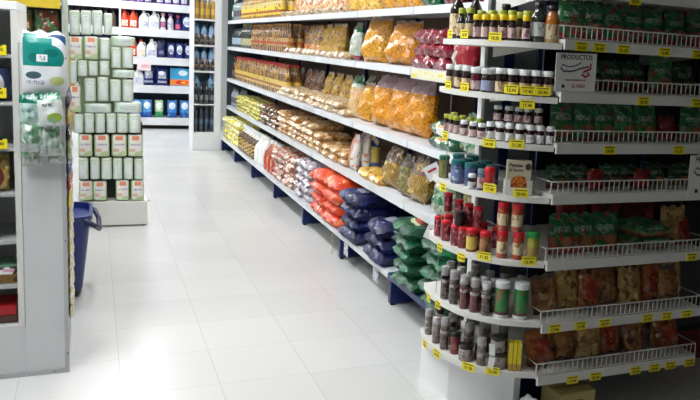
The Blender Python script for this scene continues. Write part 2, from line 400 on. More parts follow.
OILR = mat('golden_oil_bottle_red_cap', 'a87a28', .12, [('noise', 12, .5, '6a4a1c'), ('band', .15, .45, 'e0bf55'), ('band', .22, .3, '9a5a2a'), ('band', .9, 1.1, 'b8202a'), ('noise', 20, .62, 'a37a24')], coat=.8)
DKB = mat('dark_bottle_pale_label', '1c2530', .12, [('band', .15, .5, 'a9c2d6')], coat=.8)
DGB = mat('dark_green_bottle', '26301a', .12, [('band', .12, .4, 'b5b088'), ('band', .88, 1.1, '6a6420')], coat=.8)
GNB = mat('bright_green_bottle', '0f8a5a', .12, [('band', .2, .45, 'd9efe6'), ('band', .9, 1.1, 'e8e8e8')], coat=.8)
CLB = mat('grey_bottle', '8f98a0', .12, [('band', .2, .5, '5a5560'), ('band', .9, 1.1, '2a2a30')], coat=.8)
WNB = mat('wine_dark_bottle', '23141c', .12, [('band', .15, .4, '7a4a6a'), ('band', .88, 1.1, '8a2030')], coat=.8)
WJG = mat('white_jug_plastic', 'e9ebea', .25, [('rect', .5, .4, .3, .22, 'd8c8d8'), ('txt', .5, .4, .25, .12, '6a5a90')])
RJG = mat('red_amber_jug_plastic', 'a8502a', .2, [('band', .1, .5, 'c03a26'), ('noise', 20, .6, 'd98a4a')], coat=.5)
BJG = mat('brown_jug_plastic', '6a4a20', .2, [('band', .12, .6, 'c9a030'), ('wave', 14, 3, .6, '3a2a18'), ('band', .85, 1.1, 'e6e2dc')], coat=.5)

BT = lambda r, h: [(r*.9, 0), (r, .006), (r, h*.58), (r*.8, h*.7), (r*.42, h*.8), (r*.38, h*.9), (r*.42, h*.9), (r*.42, h)]
def plain_bottle(name, r, h, M, n=10):
    return lambda: MB().lathe(BT(r, h), n).obj(name, M, smooth=True)
def jug_maker(name, w, d, h, M, capm, labm=None):
    def mk():
        r = empty(name)
        MB().loft(0, 0, [(w*.44, d*.42, 0), (w*.5, d*.5, .01), (w*.5, d*.5, h*.45), (w*.42, d*.46, h*.62), (w*.2, d*.32, h*.8), (w*.13, d*.26, h*.88)], .35).obj('body', M, r, True)
        MB().lathe(capprof(w*.16, h*.885, h), 10).obj('cap', capm, r, True)
        MB().tube([(w*.16, 0, h*.83), (w*.34, 0, h*.84), (w*.45, 0, h*.75), (w*.47, 0, h*.62), (w*.44, 0, h*.5)], w*.065, 6).obj('handle', M, r, True)
        if labm: MB().span(-w*.34, w*.34, -d*.5-.003, -d*.5-.0005, h*.1, h*.42).obj('label', labm, r)
        return r
    return mk

# kind: name, maker(w,h), step, depth, desc, category
K = {}
def kb(k, name, w, h, d, M, desc, cat='bag', n=2, lean=.1):
    K[k] = dict(t='s', name=name, w=w, h=h, d=d, desc=desc, cat=cat, lean=lean,
                mk=[bag_maker(name, w, h, d, M, seed=hash(k) % 97+i if False else len(K)*7+i) for i in range(n)])
def kbo(k, name, r, h, M, desc, cat='bottle'):
    K[k] = dict(t='b', name=name, w=2*r+.004, h=h, d=2*r, desc=desc, cat=cat, lean=0, mk=[plain_bottle(name, r, h, M)])
def kj(k, name, w, d, h, M, capm, desc, cat='jug', labm=None):
    K[k] = dict(t='b', name=name, w=d+.008, h=h, d=w, desc=desc, cat=cat, lean=0, mk=[jug_maker(name, w, d, h, M, capm, labm)], turn=PI/2)
def kl(k, name, w, l, h, M, desc, cat='bag', n=3):
    K[k] = dict(t='l', name=name, w=w, h=h, d=l, desc=desc, cat=cat, mk=[laid_maker(name, w, l, h, M, seed=len(K)*5+i) for i in range(n)])
kb('pasta_y', 'pasta_bag', .20, .27, .10, PY_, 'clear bag of yellow pasta')
kb('pasta_o', 'pasta_bag', .19, .26, .10, PO_, 'bag of orange gold pasta')
kb('pasta_big', 'pasta_bag', .27, .31, .14, PY_, 'large clear bag of yellow pasta', lean=.16)
kb('pasta_flop', 'pasta_bag', .30, .28, .16, PO_, 'large slumped bag of golden pasta', lean=.2)
kb('pasta_clear', 'pasta_bag', .27, .34, .15, PB_, 'clear topped bag of golden pasta', lean=.12)
kb('pasta_green', 'pasta_bag', .2, .31, .09, PG_, 'pasta bag with green header')
kb('greentop', 'grain_bag', .18, .27, .09, GT_, 'grey grain bag with green header')
kb('purple', 'cereal_bag', .17, .27, .08, PP_, 'yellow bag printed with purple shapes')
kb('yprint', 'cereal_bag', .20, .28, .10, YP_, 'tall printed yellow bag')
kb('rice', 'rice_bag', .17, .27, .08, RP_, 'pink and gold printed rice bag')
kb('brown', 'noodle_bag', .18, .28, .09, BR_, 'dark brown bag of dried noodles')
kb('greyc', 'grain_bag', .18, .28, .09, GC_, 'clear bag of grey grain')
kb('redwhite', 'flour_bag', .20, .27, .10, RW_, 'red and white flour bag')
kb('darkred', 'bean_bag', .20, .24, .10, DR_, 'standing dark red bag')
kb('green', 'coffee_bag', .20, .22, .10, GG_, 'standing glossy green bag')
kb('bluey', 'flour_bag', .14, .27, .08, BY_, 'yellow bag with blue top')
kb('redstripe', 'cracker_bag', .12, .26, .07, RB_, 'white bag with red side stripe')
kb('bpasta', 'pasta_bag', .22, .26, .12, BP_, 'brown yellow bag of pasta')
kb('olive', 'herb_bag', .18, .25, .10, OL_, 'olive green bag of dried herbs')
kb('greenclear', 'lentil_bag', .24, .21, .12, GN_, 'green and clear bag')
kbo('oily', 'oil_bottle', .04, .27, OILY, 'yellow cooking oil bottle')
kbo('oilo', 'oil_bottle', .042, .28, OILO, 'amber cooking oil bottle')
kbo('oilr', 'oil_bottle', .042, .30, OILR, 'golden oil bottle with red cap')
kbo('dkb', 'cleaner_bottle', .05, .24, DKB, 'dark bottle with pale blue label')
kbo('dgb', 'vinegar_bottle', .045, .29, DGB, 'dark green vinegar bottle')
kbo('gnb', 'drink_bottle', .05, .27, GNB, 'bright green bottle')
kbo('clb', 'drink_bottle', .045, .25, CLB, 'grey bottle with dark cap')
kbo('wnb', 'wine_bottle', .045, .29, WNB, 'dark wine bottle')
kj('wjug', 'cleaner_jug', .2, .13, .30, WJG, WHITE, 'white plastic jug')
kj('rjug', 'vinegar_jug', .2, .12, .30, RJG, WHITE, 'red amber jug with white cap')
kj('bjug', 'vinegar_jug', .2, .12, .29, BJG, WHITE, 'brown jug with yellow label')
kl('cream', 'sugar_bag', .17, .26, .05, CRM, 'lying cream sugar bag')
kl('creamb', 'bean_bag', .20, .30, .058, CRB, 'lying orange cream bag')
kl('lred', 'bean_bag', .26, .3, .075, DR_, 'lying dark red bag')
kl('lgreen', 'lentil_bag', .26, .3, .075, GG_, 'lying glossy green bag')
kl('yg', 'noodle_pack', .17, .26, .05, YG_, 'lying yellow green pack')
kl('yw', 'salt_bag', .2, .3, .075, YW_, 'lying yellow and white bag')
kl('brownl', 'lentil_bag', .17, .28, .055, mat('brown_lentils_in_film', '5e3a24', .25, [('noise', 30, .5, '7d5230'), ('noise', 22, .62, 'c9a878')], bump=.7, coat=.4), 'lying brown lentil bag')
kl('snack', 'snack_bag', .18, .30, .062, SNK, 'lying small snack bag')
kl('grp', 'detergent_bag', .24, .34, .07, GRP, 'lying grey purple bag')
kl('orange', 'rice_sack', .34, .46, .092, ORS, 'orange red rice sack')
kl('blue', 'rice_sack', .34, .46, .09, BLS, 'dark blue rice sack')
kl('greens', 'rice_sack', .30, .50, .078, GRS, 'green rice sack')
kl('yellowl', 'pasta_bag', .22, .28, .06, YP_, 'lying printed yellow bag')

TNAME = {'A': 'top gondola shelf', 'B': 'second gondola shelf down', 'C': 'third gondola shelf down', 'D': 'fourth gondola shelf down', 'E': 'bottom gondola shelf'}
def surf(t): return (BASEZ+.001, BX) if t == 'E' else (TIER[t]+.001, GX)
SEQ = 0
def place(kind, t, y, X, z, variant, jit=.0):
    k = K[kind]; key = (kind, variant)
    rz = -PI/2+random.uniform(-1, 1)*jit + (k.get('turn', 0))
    o = inst(key, k['mk'][variant], (X, y, z), rz)
    return o
def fill(t, x0, x1, kind, inset=.03, n=None, back=True, face=0.0, jit=.06, zoff=0):
    """stand a run of one kind along a shelf, between the two photo columns"""
    k = K[kind]; z, X = surf(t); far = min(10.66, gy(x0, z, X+inset)); near = max(3.215, gy(x1, z, X+inset))
    L_ = far-near; st = k['w']*1.0+.004; n = n or max(1, int(L_/st)); st = max(L_/n, 0.0) if n else st
    if n > 1 and st < k['w']*.98: n = max(1, int(L_/(k['w']+.002))); st = L_/n
    for i in range(n):
        y = near+st*(i+.5)
        for row in ((0, 1) if back and inset+2*k['d'] < .40 else (0,)):
            xx = X+inset+k['d']/2+row*(k['d']+.012)
            o = inst((kind, (i+row) % len(k['mk'])), k['mk'][(i+row) % len(k['mk'])], (xx, y, z+zoff), -PI/2+random.uniform(-jit, jit)*(k['t'] == 's')*(.4 if n > 1 else 1)+k.get('turn', 0)+face, 0 if k['t'] == 'b' else 0)
            if k['t'] == 's':
                a = k['lean']*random.uniform(.6, 1.0); o.rotation_euler = (-a, 0, o.rotation_euler.z)
                o.location.x += 0; 
            if row: reg(o, k['desc']+' behind', k['cat'], 'from near end', TNAME[t], y)
            else: reg(o, k['desc'], k['cat'], 'from near end', TNAME[t], y)
def stack(t, x0, x1, kind, levels, inset=.005, cols=None, vary=0, slump=0):
    k = K[kind]; z, X = surf(t); far = gy(x0, z, X+inset); near = gy(x1, z, X+inset)
    L_ = far-near; cols = cols or max(1, int(L_/(k['w']*.97)))
    st = L_/cols
    for c in range(cols):
        y = near+st*(c+.5); lv = levels-(random.randint(0, vary) if vary else 0)
        for l in range(lv):
            v = (c*3+l) % len(k['mk'])
            o = inst((kind, v), k['mk'][v], (X+inset+k['d']/2+random.uniform(-.012, .012)+l*slump, y+random.uniform(-.01, .01), z+l*k['h']*.92), -PI/2+random.uniform(-.10, .10), 0, random.uniform(-.05, .05)*(l > 0))
            cw = 'only' if cols == 1 else ('nearest' if c == 0 else ordw(c+1)+' nearest')
            lw = 'topmost' if l == lv-1 else 'bottom one' if l == 0 else ordw(l+1)+' from bottom'
            lab = f"{k['desc']}, {lw} in {cw} stack, {TNAME[t]}"
            if len(lab.replace('-', ' ').split()) > 16: lab = f"{k['desc']}, {lw}, {ordw(c+1)} nearest stack, {TNAME[t].replace(' down', '')}"
            if len(lab.split()) > 16: print('LONG', lab)
            tag(o, lab, k['cat'], f"{k['desc']} stacks {TNAME[t]}")
# top shelf
fill('A', 225.5, 232, 'gnb'); fill('A', 232.5, 240, 'clb'); fill('A', 240.5, 279, 'oily')
fill('A', 281, 291, 'brown', .17, back=False); fill('A', 292, 343, 'rice', .17, back=False); stack('A', 280, 342, 'cream', 1, .0)
fill('A', 346, 376, 'yprint', .06); fill('A', 378, 416, 'pasta_y', .05); fill('A', 417, 431, 'green', .05, n=1); fill('A', 432, 462, 'darkred', .05)
# second
fill('B', 225.5, 239, 'dkb'); fill('B', 240, 249, 'dgb'); fill('B', 250, 287, 'oilo')
fill('B', 290, 317, 'purple', .18, back=False); fill('B', 318, 339, 'yprint', .2, back=False); stack('B', 282, 343, 'cream', 1, .0)
fill('B', 345, 356, 'greentop', .04); fill('B', 359, 372, 'pasta_big', .03, n=1, face=.25, back=False); fill('B', 380, 401, 'pasta_flop', .03, n=1, face=.3, back=False)
fill('B', 372, 381, 'pasta_o', .28, n=1, back=False)
stack('B', 411, 440, 'lred', 3, .0, cols=2); fill('B', 441, 470, 'redwhite', .05)
# third
fill('C', 225.5, 233, 'wnb'); fill('C', 234, 285, 'oilr')
fill('C', 288, 299, 'greyc', .2, back=False); fill('C', 300, 318, 'brown', .2, back=False); fill('C', 319, 345, 'yprint', .2, back=False)
stack('C', 276, 343, 'cream', 2, .0, vary=1)
fill('C', 345, 353, 'pasta_green', .05); fill('C', 354, 364, 'pasta_y', .05); fill('C', 366, 398, 'pasta_clear', .04, n=2, face=.15, back=False); fill('C', 399, 416, 'pasta_clear', .06, n=1, face=.15, back=False)
stack('C', 419, 452, 'lgreen', 2, .0); fill('C', 453, 474, 'greenclear', .06)
# fourth
fill('D', 225.5, 235, 'clb'); stack('D', 236, 258, 'yg', 4); stack('D', 259, 275, 'brownl', 4); stack('D', 276, 311, 'creamb', 4, vary=1); stack('D', 312, 344, 'creamb', 3, vary=1)
fill('D', 345, 352, 'redstripe', .02, n=1); fill('D', 353, 371, 'bluey', .16, back=False); stack('D', 354, 378, 'yellowl', 1, .0, cols=2)
fill('D', 377, 391, 'bpasta', .04, back=False); fill('D', 394, 402, 'olive', .03, n=1); fill('D', 405, 414, 'bpasta', .03, n=1); fill('D', 418, 452, 'greenclear', .02); fill('D', 453, 474, 'olive', .05)
# bottom
stack('E', 222.5, 236, 'yw', 4); fill('E', 237, 252, 'bjug', .01); fill('E', 253, 261, 'wjug', .01); fill('E', 262, 272, 'rjug', .01)
stack('E', 271, 291, 'snack', 6, vary=1); stack('E', 292, 307, 'grp', 5); stack('E', 308, 333, 'orange', 4, -.03)
stack('E', 334, 357, 'blue', 4, -.035); stack('E', 358, 382, 'blue', 3, -.04); stack('E', 384, 443, 'greens', 5, -.06)

# ------------------------------------------------------------------ price tags
def text_mesh(s, size, name='price_text'):
    c = bpy.data.curves.new(name, 'FONT'); c.body = s; c.size = size; c.offset = size*.02; c.align_x = 'CENTER'; c.align_y = 'CENTER'; c.extrude = .0002
    o = bpy.data.objects.new(name, c); COL.objects.link(o); dg = bpy.context.evaluated_depsgraph_get()
    me = bpy.data.meshes.new_from_object(o.evaluated_get(dg)); bpy.data.objects.remove(o); bpy.data.curves.remove(c); me.name = name; return me
TXT = {}
def text(s, size, M, parent, loc, rx=PI/2, name='price_text', sx=1):
    k = (s, size, M.name)
    if k not in TXT: TXT[k] = text_mesh(s, size, name); TXT[k].materials.append(M)
    o = bpy.data.objects.new(name, TXT[k]); COL.objects.link(o); o.parent = parent; o.location = loc; o.rotation_euler = (rx, 0, 0); o.scale = (sx, 1, 1); return o
PR = ['20.90', '18.50', '24.90', '31.20', '12.90', '17.40']
TN = 0
def price_tag(x, y, z, rz=0, w=.062, h=.034, place_='', key=0, tilt=0, frm='from left'):
    global TN
    r = empty('price_tag', (x, y, z), rz); r.rotation_euler = (tilt, 0, rz)
    MB().box(0, 0, 0, w, .0012, h).obj('card', TAGM, r)
    text(PR[TN % 6], h*.5, INK, r, (0, -.0009, -h*.15)); TN += 1
    MB().box(0, -.0009, h*.3, w*.8, .0004, h*.1).obj('printed_line', INK, r)
    reg(r, 'yellow price tag', 'price tag', frm, place_, key)
    return r

# ------------------------------------------------------------------ end display facing the camera (right)
EY, EL, ER = 2.5, 1.62, 2.45
LZ = [1.735, 1.535, 1.336, 1.137, .937, .670, .412, .190]     # lip bottoms
LH = .040
e = empty('end_display', (2.03, 2.8, 0)); tag(e, 'white end-of-aisle display with eight wire-fronted shelves facing the camera', 'shelving')
def epart(mb, name, M, bevel=0, smooth=False, par=None):
    o = mb.obj(name, M, par or e, bevel=bevel, smooth=smooth)
    if par is None: o.matrix_parent_inverse = Matrix.Translation((-2.03, -2.8, 0))
    return o
epart(MB().span(1.88, 2.6, 3.1, 3.12, .02, 2.0), 'back_panel', DARK)
for x in (1.90, 2.52): epart(MB().span(x-.015, x+.015, 3.07, 3.1, 0, 2.0), 'upright', NAVY)
epart(MB().span(1.66, 1.95, 2.72, 3.09, 0, .15), 'plinth', NAVY, .004); epart(MB().span(1.951, 2.5, 2.95, 3.09, 0, .15), 'plinth', DARK, .004)  # right part coloured dark for the shade under the lowest shelf
SURF = [z+LH for z in LZ]
for i, z in enumerate(LZ):
    x1 = ER if i < 6 else 2.44
    sh = epart(MB().span(EL, x1, EY, 3.09, z+LH-.018, z+LH-.001), 'shelf', ENDW)
    MB().span(EL, x1, EY-.012, EY-.0005, z, z+LH).obj('shelf_lip', ENDW, sh)
    # tapering side brackets
    for xx in (EL+.012, x1-.006):
        mb = MB(); b0 = [(xx-.004, EY+.02, z+LH-.02), (xx-.004, 3.08, z+LH-.02), (xx-.004, 3.08, z-.045), (xx+.004, EY+.02, z+LH-.02), (xx+.004, 3.08, z+LH-.02), (xx+.004, 3.08, z-.045)]
        mb.v = b0; mb.f = [[0, 1, 2], [3, 5, 4], [0, 3, 4, 1], [1, 4, 5, 2], [2, 5, 3, 0]]
        epart(mb, 'bracket', ENDW)
    if i == 0: continue
    zt = z+LH; hh = .05; n = 34; mb = MB(); yw = EY-.004
    mb.tube([(EL-.006, yw, zt+.002), (EL-.006, yw, zt+hh-.004), (EL-.002, yw, zt+hh), (x1, yw, zt+hh), (x1+.002, yw, zt+.002)], .0028, 6)
    mb.tube([(EL-.006, yw, zt+.004), (x1, yw, zt+.004)], .0018, 6)
    for q in range(1, n): xx = EL+(x1-EL)*q/n; mb.tube([(xx, yw, zt+.003), (xx, yw, zt+hh)], .0019, 5)
    epart(mb, 'wire_rail', CHROME); mb = MB()
    mb.tube([(EL-.006, yw, zt+hh), (EL-.006, 3.0, zt+hh), (EL-.006, 3.0, zt-.003)], .002, 5); epart(mb, 'side_wire', CHROME)
    epart(MB().tube([(x1, yw, zt+hh), (x1, 3.0, zt+hh), (x1, 3.0, zt-.003)], .002, 5), 'side_wire', CHROME)
SN = ['top', 'first railed', 'second railed', 'third railed', 'fourth railed', 'fifth railed', 'second lowest', 'lowest']
TAGS = {0: [636], 1: [582, 600, 624, 665, 698], 2: [644, 697], 3: [610, 679], 5: [692], 6: [555, 581, 605, 648, 667, 687], 7: [573, 596, 636, 655, 671, 690]}
for i, xs in TAGS.items():
    for x in xs:
        z = LZ[i]+LH*.45; X = gx(x, EY-.014, z)
        price_tag(X, EY-.0122, z-(.012 if i in (0, 7) else .002), 0, .058, .034, f'{SN[i]} end display shelf', X)

# made-up dark cabinet added to darken the gap beyond the display
dc = empty('dark_cabinet', (3.05, 3.2, 0)); tag(dc, 'added dark cabinet with red base darkening the gap right of the display', 'cabinet')
for mb, nm, M in ((MB().span(-.42, .5, -.3, .3, .16, 2.1), 'carcass', mat('black_enamel', '1b1b1e', .5)), (MB().span(-.42, .5, -.305, .3, .0, .159), 'base', mat('dark_red_enamel', '7a1418', .4)), (MB().span(-.40, .48, -.32, -.301, .2, 2.05), 'door', mat('smoked_door', '222428', .2))): mb.obj(nm, M, dc, bevel=.003)
MB().span(-.36, -.345, -.345, -.321, .9, 1.3).obj('handle', CHROME, [o for o in dc.children if o.name.startswith('door')][0])
# goods of the end display
def pouchm(nm, top, mid, low, spot):
    return mat(nm, top, .28, [('band', .0, .42, mid), ('band', 0, .2, low), ('noise', (26, 26, 26), .56, spot, .03), ('wave', 9, 3, .95, '6a8a6e'), ('txt', .45, .6, .3, .07, 'aebfa8'), ('noise', (34, 34, 30), .63, low, .02), ('noise', (16, 16, 60), .66, '8c9a8c', .02), ('ell', .6, .3, .22, .12, 'a06a44')], bump=.7, bscale=30, coat=.4)
PM = [pouchm('green_soup_pouch', '146b35', '6d7a42', '8c3226', '2c8a4c'), pouchm('green_red_soup_pouch', '0f5f30', '7a4a34', 'b01f28', '1f7a44'), pouchm('dark_green_pouch', '0d4a2c', '3c4a34', '7a1c22', '14603a')]
BC = mat('brown_snack_in_clear_film', '8a5a34', .16, [('noise', 22, .5, 'b07a42'), ('noise', 30, .6, '5c3620'), ('noise', 26, .67, 'c4a27a'), ('band', .86, 1.1, '6e5a4a')], bump=1, bscale=26, coat=.7)
BC2 = mat('red_orange_snack_in_clear_film', '96502a', .16, [('noise', 20, .52, 'c26a34'), ('noise', 30, .6, '6a2f1c'), ('ell', .5, .5, .26, .24, 'a83a22'), ('noise', 26, .68, 'd9b48a')], bump=1, bscale=26, coat=.7)
BC3 = mat('pale_fried_snack_in_clear_film', 'b08a4e', .16, [('noise', 24, .52, 'cfab66'), ('noise', 30, .6, '7a5426'), ('noise', 26, .68, 'dcc79a')], bump=1, bscale=26, coat=.7)
RBG = mat('dull_red_bag_film', '8a1c1a', .25, [('noise', 14, .55, 'a3302a'), ('noise', 24, .66, '5c1412')], bump=.8, coat=.4)
def estand(kind, i, x, w, h, d, M, desc, cat, y=2.6, name='soup_pouch', rz=0, roll=0, tilt=0, seed=None, where=None):
    z = SURF[i]+.001; X = gx(x, y, z+.05); key = (kind, w, h)
    X = min(max(X, EL+w/2+.004), 2.43-w/2)
    o = inst(key, bag_maker(name, w, h, d, M, seed=len(PROTO)), (X, y+.0, z), rz+random.uniform(-.06, .06), tilt-.12, roll)
    reg(o, desc, cat, 'from left', (where or f'{SN[i]} end display shelf'), X)
    return o
for x in (571, 592, 612, 632, 652, 675, 697, 715): estand('pg1', 1, x, .115, .155, .055, PM[1] if x in (571, 652) else PM[0], 'green soup pouch with red foot', 'pouch')
for x in (580, 603, 640, 668, 690): estand('pg1b', 1, x, .12, .165, .05, PM[2], 'dark green pouch behind', 'pouch', y=2.72)
estand('pg2', 2, 660, .125, .155, .055, PM[0], 'bright green pouch standing alone', 'pouch', roll=.05)
for x in (568, 590, 612, 633, 682, 700, 716): estand('pd2', 2, x, .115, .13, .05, PM[2], 'dark green pouch', 'pouch', y=2.68)
for x in (563, 583, 604, 624, 645, 691, 711): estand('pg3', 3, x, .118, .150, .05, PM[0], 'green soup pouch with brown picture', 'pouch', y=2.58)
estand('pr3', 3, 667, .10, .11, .05, RBG, 'small dark red bag', 'bag', y=2.60)
for x in (558, 577, 610, 628, 655, 679, 701): estand('pd4', 4, x, .112, .095, .045, PM[2], 'short dark green pouch', 'pouch', y=2.62)
for x in (596, 642): estand('pr4', 4, x, .08, .085, .045, RBG, 'little red packet', 'packet', y=2.56)
for x in (562, 583, 605): estand('pg5', 5, x, .13, .165, .05, PM[1], 'large green and red soup pouch', 'pouch', y=2.58)
for x in (572, 606, 640): estand('rb5', 5, x, .17, .222, .09, RBG, 'tall dull red bag at the back', 'bag', y=2.85, name='snack_bag')
for j, x in enumerate((641,)):
    for l in range(2):
        z = SURF[5]+.001+l*.055; o = inst('lay5', laid_maker('soup_pouch', .17, .2, .055, PM[0], 3), (gx(x, 2.64, z), 2.64, z), .1*l)
        tag(o, f"lying green pouch, {'upper' if l else 'lower'} one of two on the fifth railed shelf of the display", 'pouch', 'lying green pouches')
estand('bc5', 5, 673, .14, .17, .06, BC3, 'brown and clear pouch', 'pouch', y=2.62)
estand('r5', 5, 694, .07, .12, .05, RBG, 'small bright red packet', 'packet', y=2.60)
for j, x in enumerate((546, 566, 587, 606, 629, 649, 668, 686)):
    estand('bc6%d' % (j % 3), 6, x, .118, .165+.02*(j % 2), .07, (BC, BC3, BC2)[j % 3], 'clear bag of '+('brown', 'pale fried', 'red orange')[j % 3]+' snacks', 'snack bag', y=2.60+.02*(j % 2), name='snack_bag', roll=.1*((j % 3)-1))
for x in (575, 614, 660): estand('bcb6', 6, x, .15, .19, .06, BC, 'clear bag of brown snacks behind', 'snack bag', y=2.78, name='snack_bag')
for j, x in enumerate((541, 563, 586, 608, 634, 661, 684)):
    estand('bc7%d' % (j % 3), 7, x, .128, .150+.015*(j % 2), .075, (BC2, BC, BC3)[j % 3], 'clear bag of '+('red orange', 'brown', 'pale fried')[j % 3]+' snacks', 'snack bag', y=2.60+.02*(j % 2), name='snack_bag', roll=.12*((j % 3)-1))
# cardboard box on the floor below
b = empty('cardboard_box', (1.83, 2.57, 0), .05)
MB().span(-.09, .09, -.07, .07, .0, .13).obj('carton', mat('pale_carton', 'c9b878', .7, [('ell', .5, .5, .3, .25, '4a3a20')]), b, bevel=.003)
MB().span(-.092, .092, -.012, .012, .130, .132).obj('tape', mat('tan_tape', 'a8925a', .4), b)
tag(b, 'pale yellow box lying on the floor under the end display', 'box')

# posters
def sign(x0, x1, y0, y1, Y, full, label):
    xa, zt = at_y(x0, y0, Y); xb, zb = at_y(x1, y1, Y); w = xb-xa; h = zt-zb
    r = empty('shop_sign', ((xa+xb)/2, Y, (zt+zb)/2)); r.rotation_euler = (0, -.02, 0)
    MB().box(0, 0, 0, w, .002, h).obj('card', mat('white_card', 'dfe0da', .5), r)
    blk = mat('sign_black', '2a2a2e', .5); red = mat('sign_red', 'b02030', .5); gr = mat('sign_grey', '555c62', .5)
    text('PRODUCTOS', h*.17, blk, r, (0, -.0013, h*.39), name='sign_text', sx=.98)
    o = MB()
    o.tube([(-w*.33, -.002, h*.2), (-w*.38, -.002, h*.1), (-w*.3, -.002, h*.02), (-w*.1, -.002, h*.02), (w*.1, -.002, h*.1), (w*.32, -.002, h*.16)], h*.028, 6)
    o.tube([(-w*.33, -.002, h*.2), (-w*.2, -.002, h*.14), (-w*.05, -.002, h*.16), (w*.12, -.002, h*.25)], h*.02, 6)
    for v in range(len(o.v)): o.v[v] = (o.v[v][0], -.0012+(o.v[v][1]+.002)*.05, o.v[v][2])
    o.obj('grey_swirl', gr, r)
    o = MB(); o.tube([(w*.36, -.002, h*.24), (w*.36, -.002, h*.1), (w*.2, -.002, h*.02), (w*.15, -.002, -.06*h), (w*.24, -.002, -.12*h), (w*.34, -.002, -.06*h), (w*.28, -.002, 0)], h*.035, 6)
    for v in range(len(o.v)): o.v[v] = (o.v[v][0], -.0012+(o.v[v][1]+.002)*.05, o.v[v][2])
    o.obj('red_chilli', red, r)
    text('recomendados por', h*.085, red, r, (0, -.0013, -h*.2), name='sign_text', sx=.98)
    text('EL PERÚ', h*.12, red, r, (w*.08, -.0013, -h*.37), name='sign_text', sx=.95)
    o = MB().lathe([(h*.05, 0), (h*.05, .001)], 14); o.v = [(p[0]-w*.3, -p[2]-.001, p[1]-h*.37) for p in o.v]; o.obj('round_mark', blk, r)
    tag(r, label, 'sign'); return r
sign(557, 594, 52, 92, EY-.022, True, 'white PRODUCTOS sign with red chilli hanging left on the wire rail')
sign(691, 728, 155, 195, EY-.022, True, 'white sign cut off by the right picture edge at mid height')

# ------------------------------------------------------------------ curved corner shelves
CZ = [1.534, 1.329, 1.144, .938, .680, .434, .219]; CT = .023
OUT = [(1.615, 2.50), (1.54, 2.53), (1.47, 2.57), (1.41, 2.63), (1.365, 2.70), (1.34, 2.79), (1.328, 2.89), (1.332, 3.0), (1.36, 3.10)]
def smooth_poly(P, n=3):
    o = []
    for i in range(len(P)-1):
        p0 = P[max(i-1, 0)]; p1 = P[i]; p2 = P[i+1]; p3 = P[min(i+2, len(P)-1)]
        for k in range(n):
            t = k/n; o.append(tuple(.5*(2*p1[a]+(p2[a]-p0[a])*t+(2*p0[a]-5*p1[a]+4*p2[a]-p3[a])*t*t+(3*p1[a]-p0[a]-3*p2[a]+p3[a])*t**3) for a in (0, 1)))
    return o+[P[-1]]
CUR = smooth_poly(OUT)
def curl(z):
    k = .034*(z-.2)/1.3
    return [(x+k*(1.615-x)/.287, y) for x, y in CUR]
c = empty('corner_display', (1.5, 2.85, 0)); tag(c, 'white curved corner shelving unit with seven shelves at the gondola corner', 'shelving')
def cpart(mb, name, M, bevel=0, smooth=False):
    o = mb.obj(name, M, c, bevel=bevel, smooth=smooth); o.matrix_parent_inverse = Matrix.Translation((-1.5, -2.85, 0)); return o
for i, z in enumerate(CZ):
    cpart(MB().prism(curl(z)+[(1.615, 3.14)], z, z+CT), 'shelf', ENDW)
cpart(MB().prism([(1.4, 2.86), (1.59, 2.62), (1.62, 2.62), (1.62, 3.13), (1.365, 3.09)], 0, .217), 'plinth', WHITE)
cpart(MB().span(1.60, 1.614, 3.10, 3.14, .245, 1.75), 'post', WHITE)
cpart(MB().tube([(1.352, 2.95, .246), (1.384, 2.95, 1.62)], .0014, 6), 'wire_post', mat('dull_wire', '8a8a88', .4))
cpart(MB().tube([(1.60, 2.60, .246), (1.60, 2.60, 1.56)], .002, 6), 'wire_post', mat('dull_wire', '8a8a88', .4))
def curve_pt(x, z, inset):
    """the point on the shelf edge, set back by inset, that shows at photo column x"""
    best = None; cxm, cym = 1.62, 3.0
    P = []; CL = curl(z)
    for k in range(len(CL)-1):
        a = Vector(CL[k]); b_ = Vector(CL[k+1]); n = Vector((-(b_-a).y, (b_-a).x)).normalized()
        if n.dot(Vector((cxm, cym))-a) < 0: n = -n
        for t in (0, .25, .5, .75): P.append((a.lerp(b_, t)+n*inset, n))
    for q, n in P:
        d = abs(proj(q.x, q.y, z)[0]-x)
        if best is None or d < best[0]: best = (d, q, n)
    return best[1], best[2]
CN = ['top', 'second', 'third', 'fourth', 'fifth', 'sixth', 'lowest']
CTAG = {0: [(450, 34), (464, 34), (495, 37)], 1: [(448, 85), (464, 87), (511, 89), (527, 89), (543, 89)], 2: [(445, 135), (489, 143), (517, 144)], 3: [(443, 188), (489, 188), (520, 193)],
        4: [(440, 249), (462, 258), (484, 256), (528, 261)], 5: [(429, 303), (438, 308)], 6: [(425, 345), (437, 354), (469, 367), (493, 371)]}
for i, L_ in CTAG.items():
    for x, y in L_:
        q, n = curve_pt(x, CZ[i]+.02, -.0012); rz = math.atan2(-n.x, n.y)
        # height from the photo row
        z = CZ[i]+.02; py = proj(q.x, q.y, z)[1]; z = z-(y-py)/F*Vector((q.x, q.y)).length*1.02
        z = min(max(z, CZ[i]-.004), CZ[i]+.045)
        w = .058 if i not in (4, 5) or x > 470 else .046
        price_tag(q.x, q.y, z, rz, w, .034, f'{CN[i]} corner shelf', x)
q, n = curve_pt(527, CZ[1], -.004)
price_tag(q.x+.0, q.y-.004, CZ[1]-.008, math.atan2(-n.x, n.y), .058, .034, 'hung low under the second corner shelf', 0)

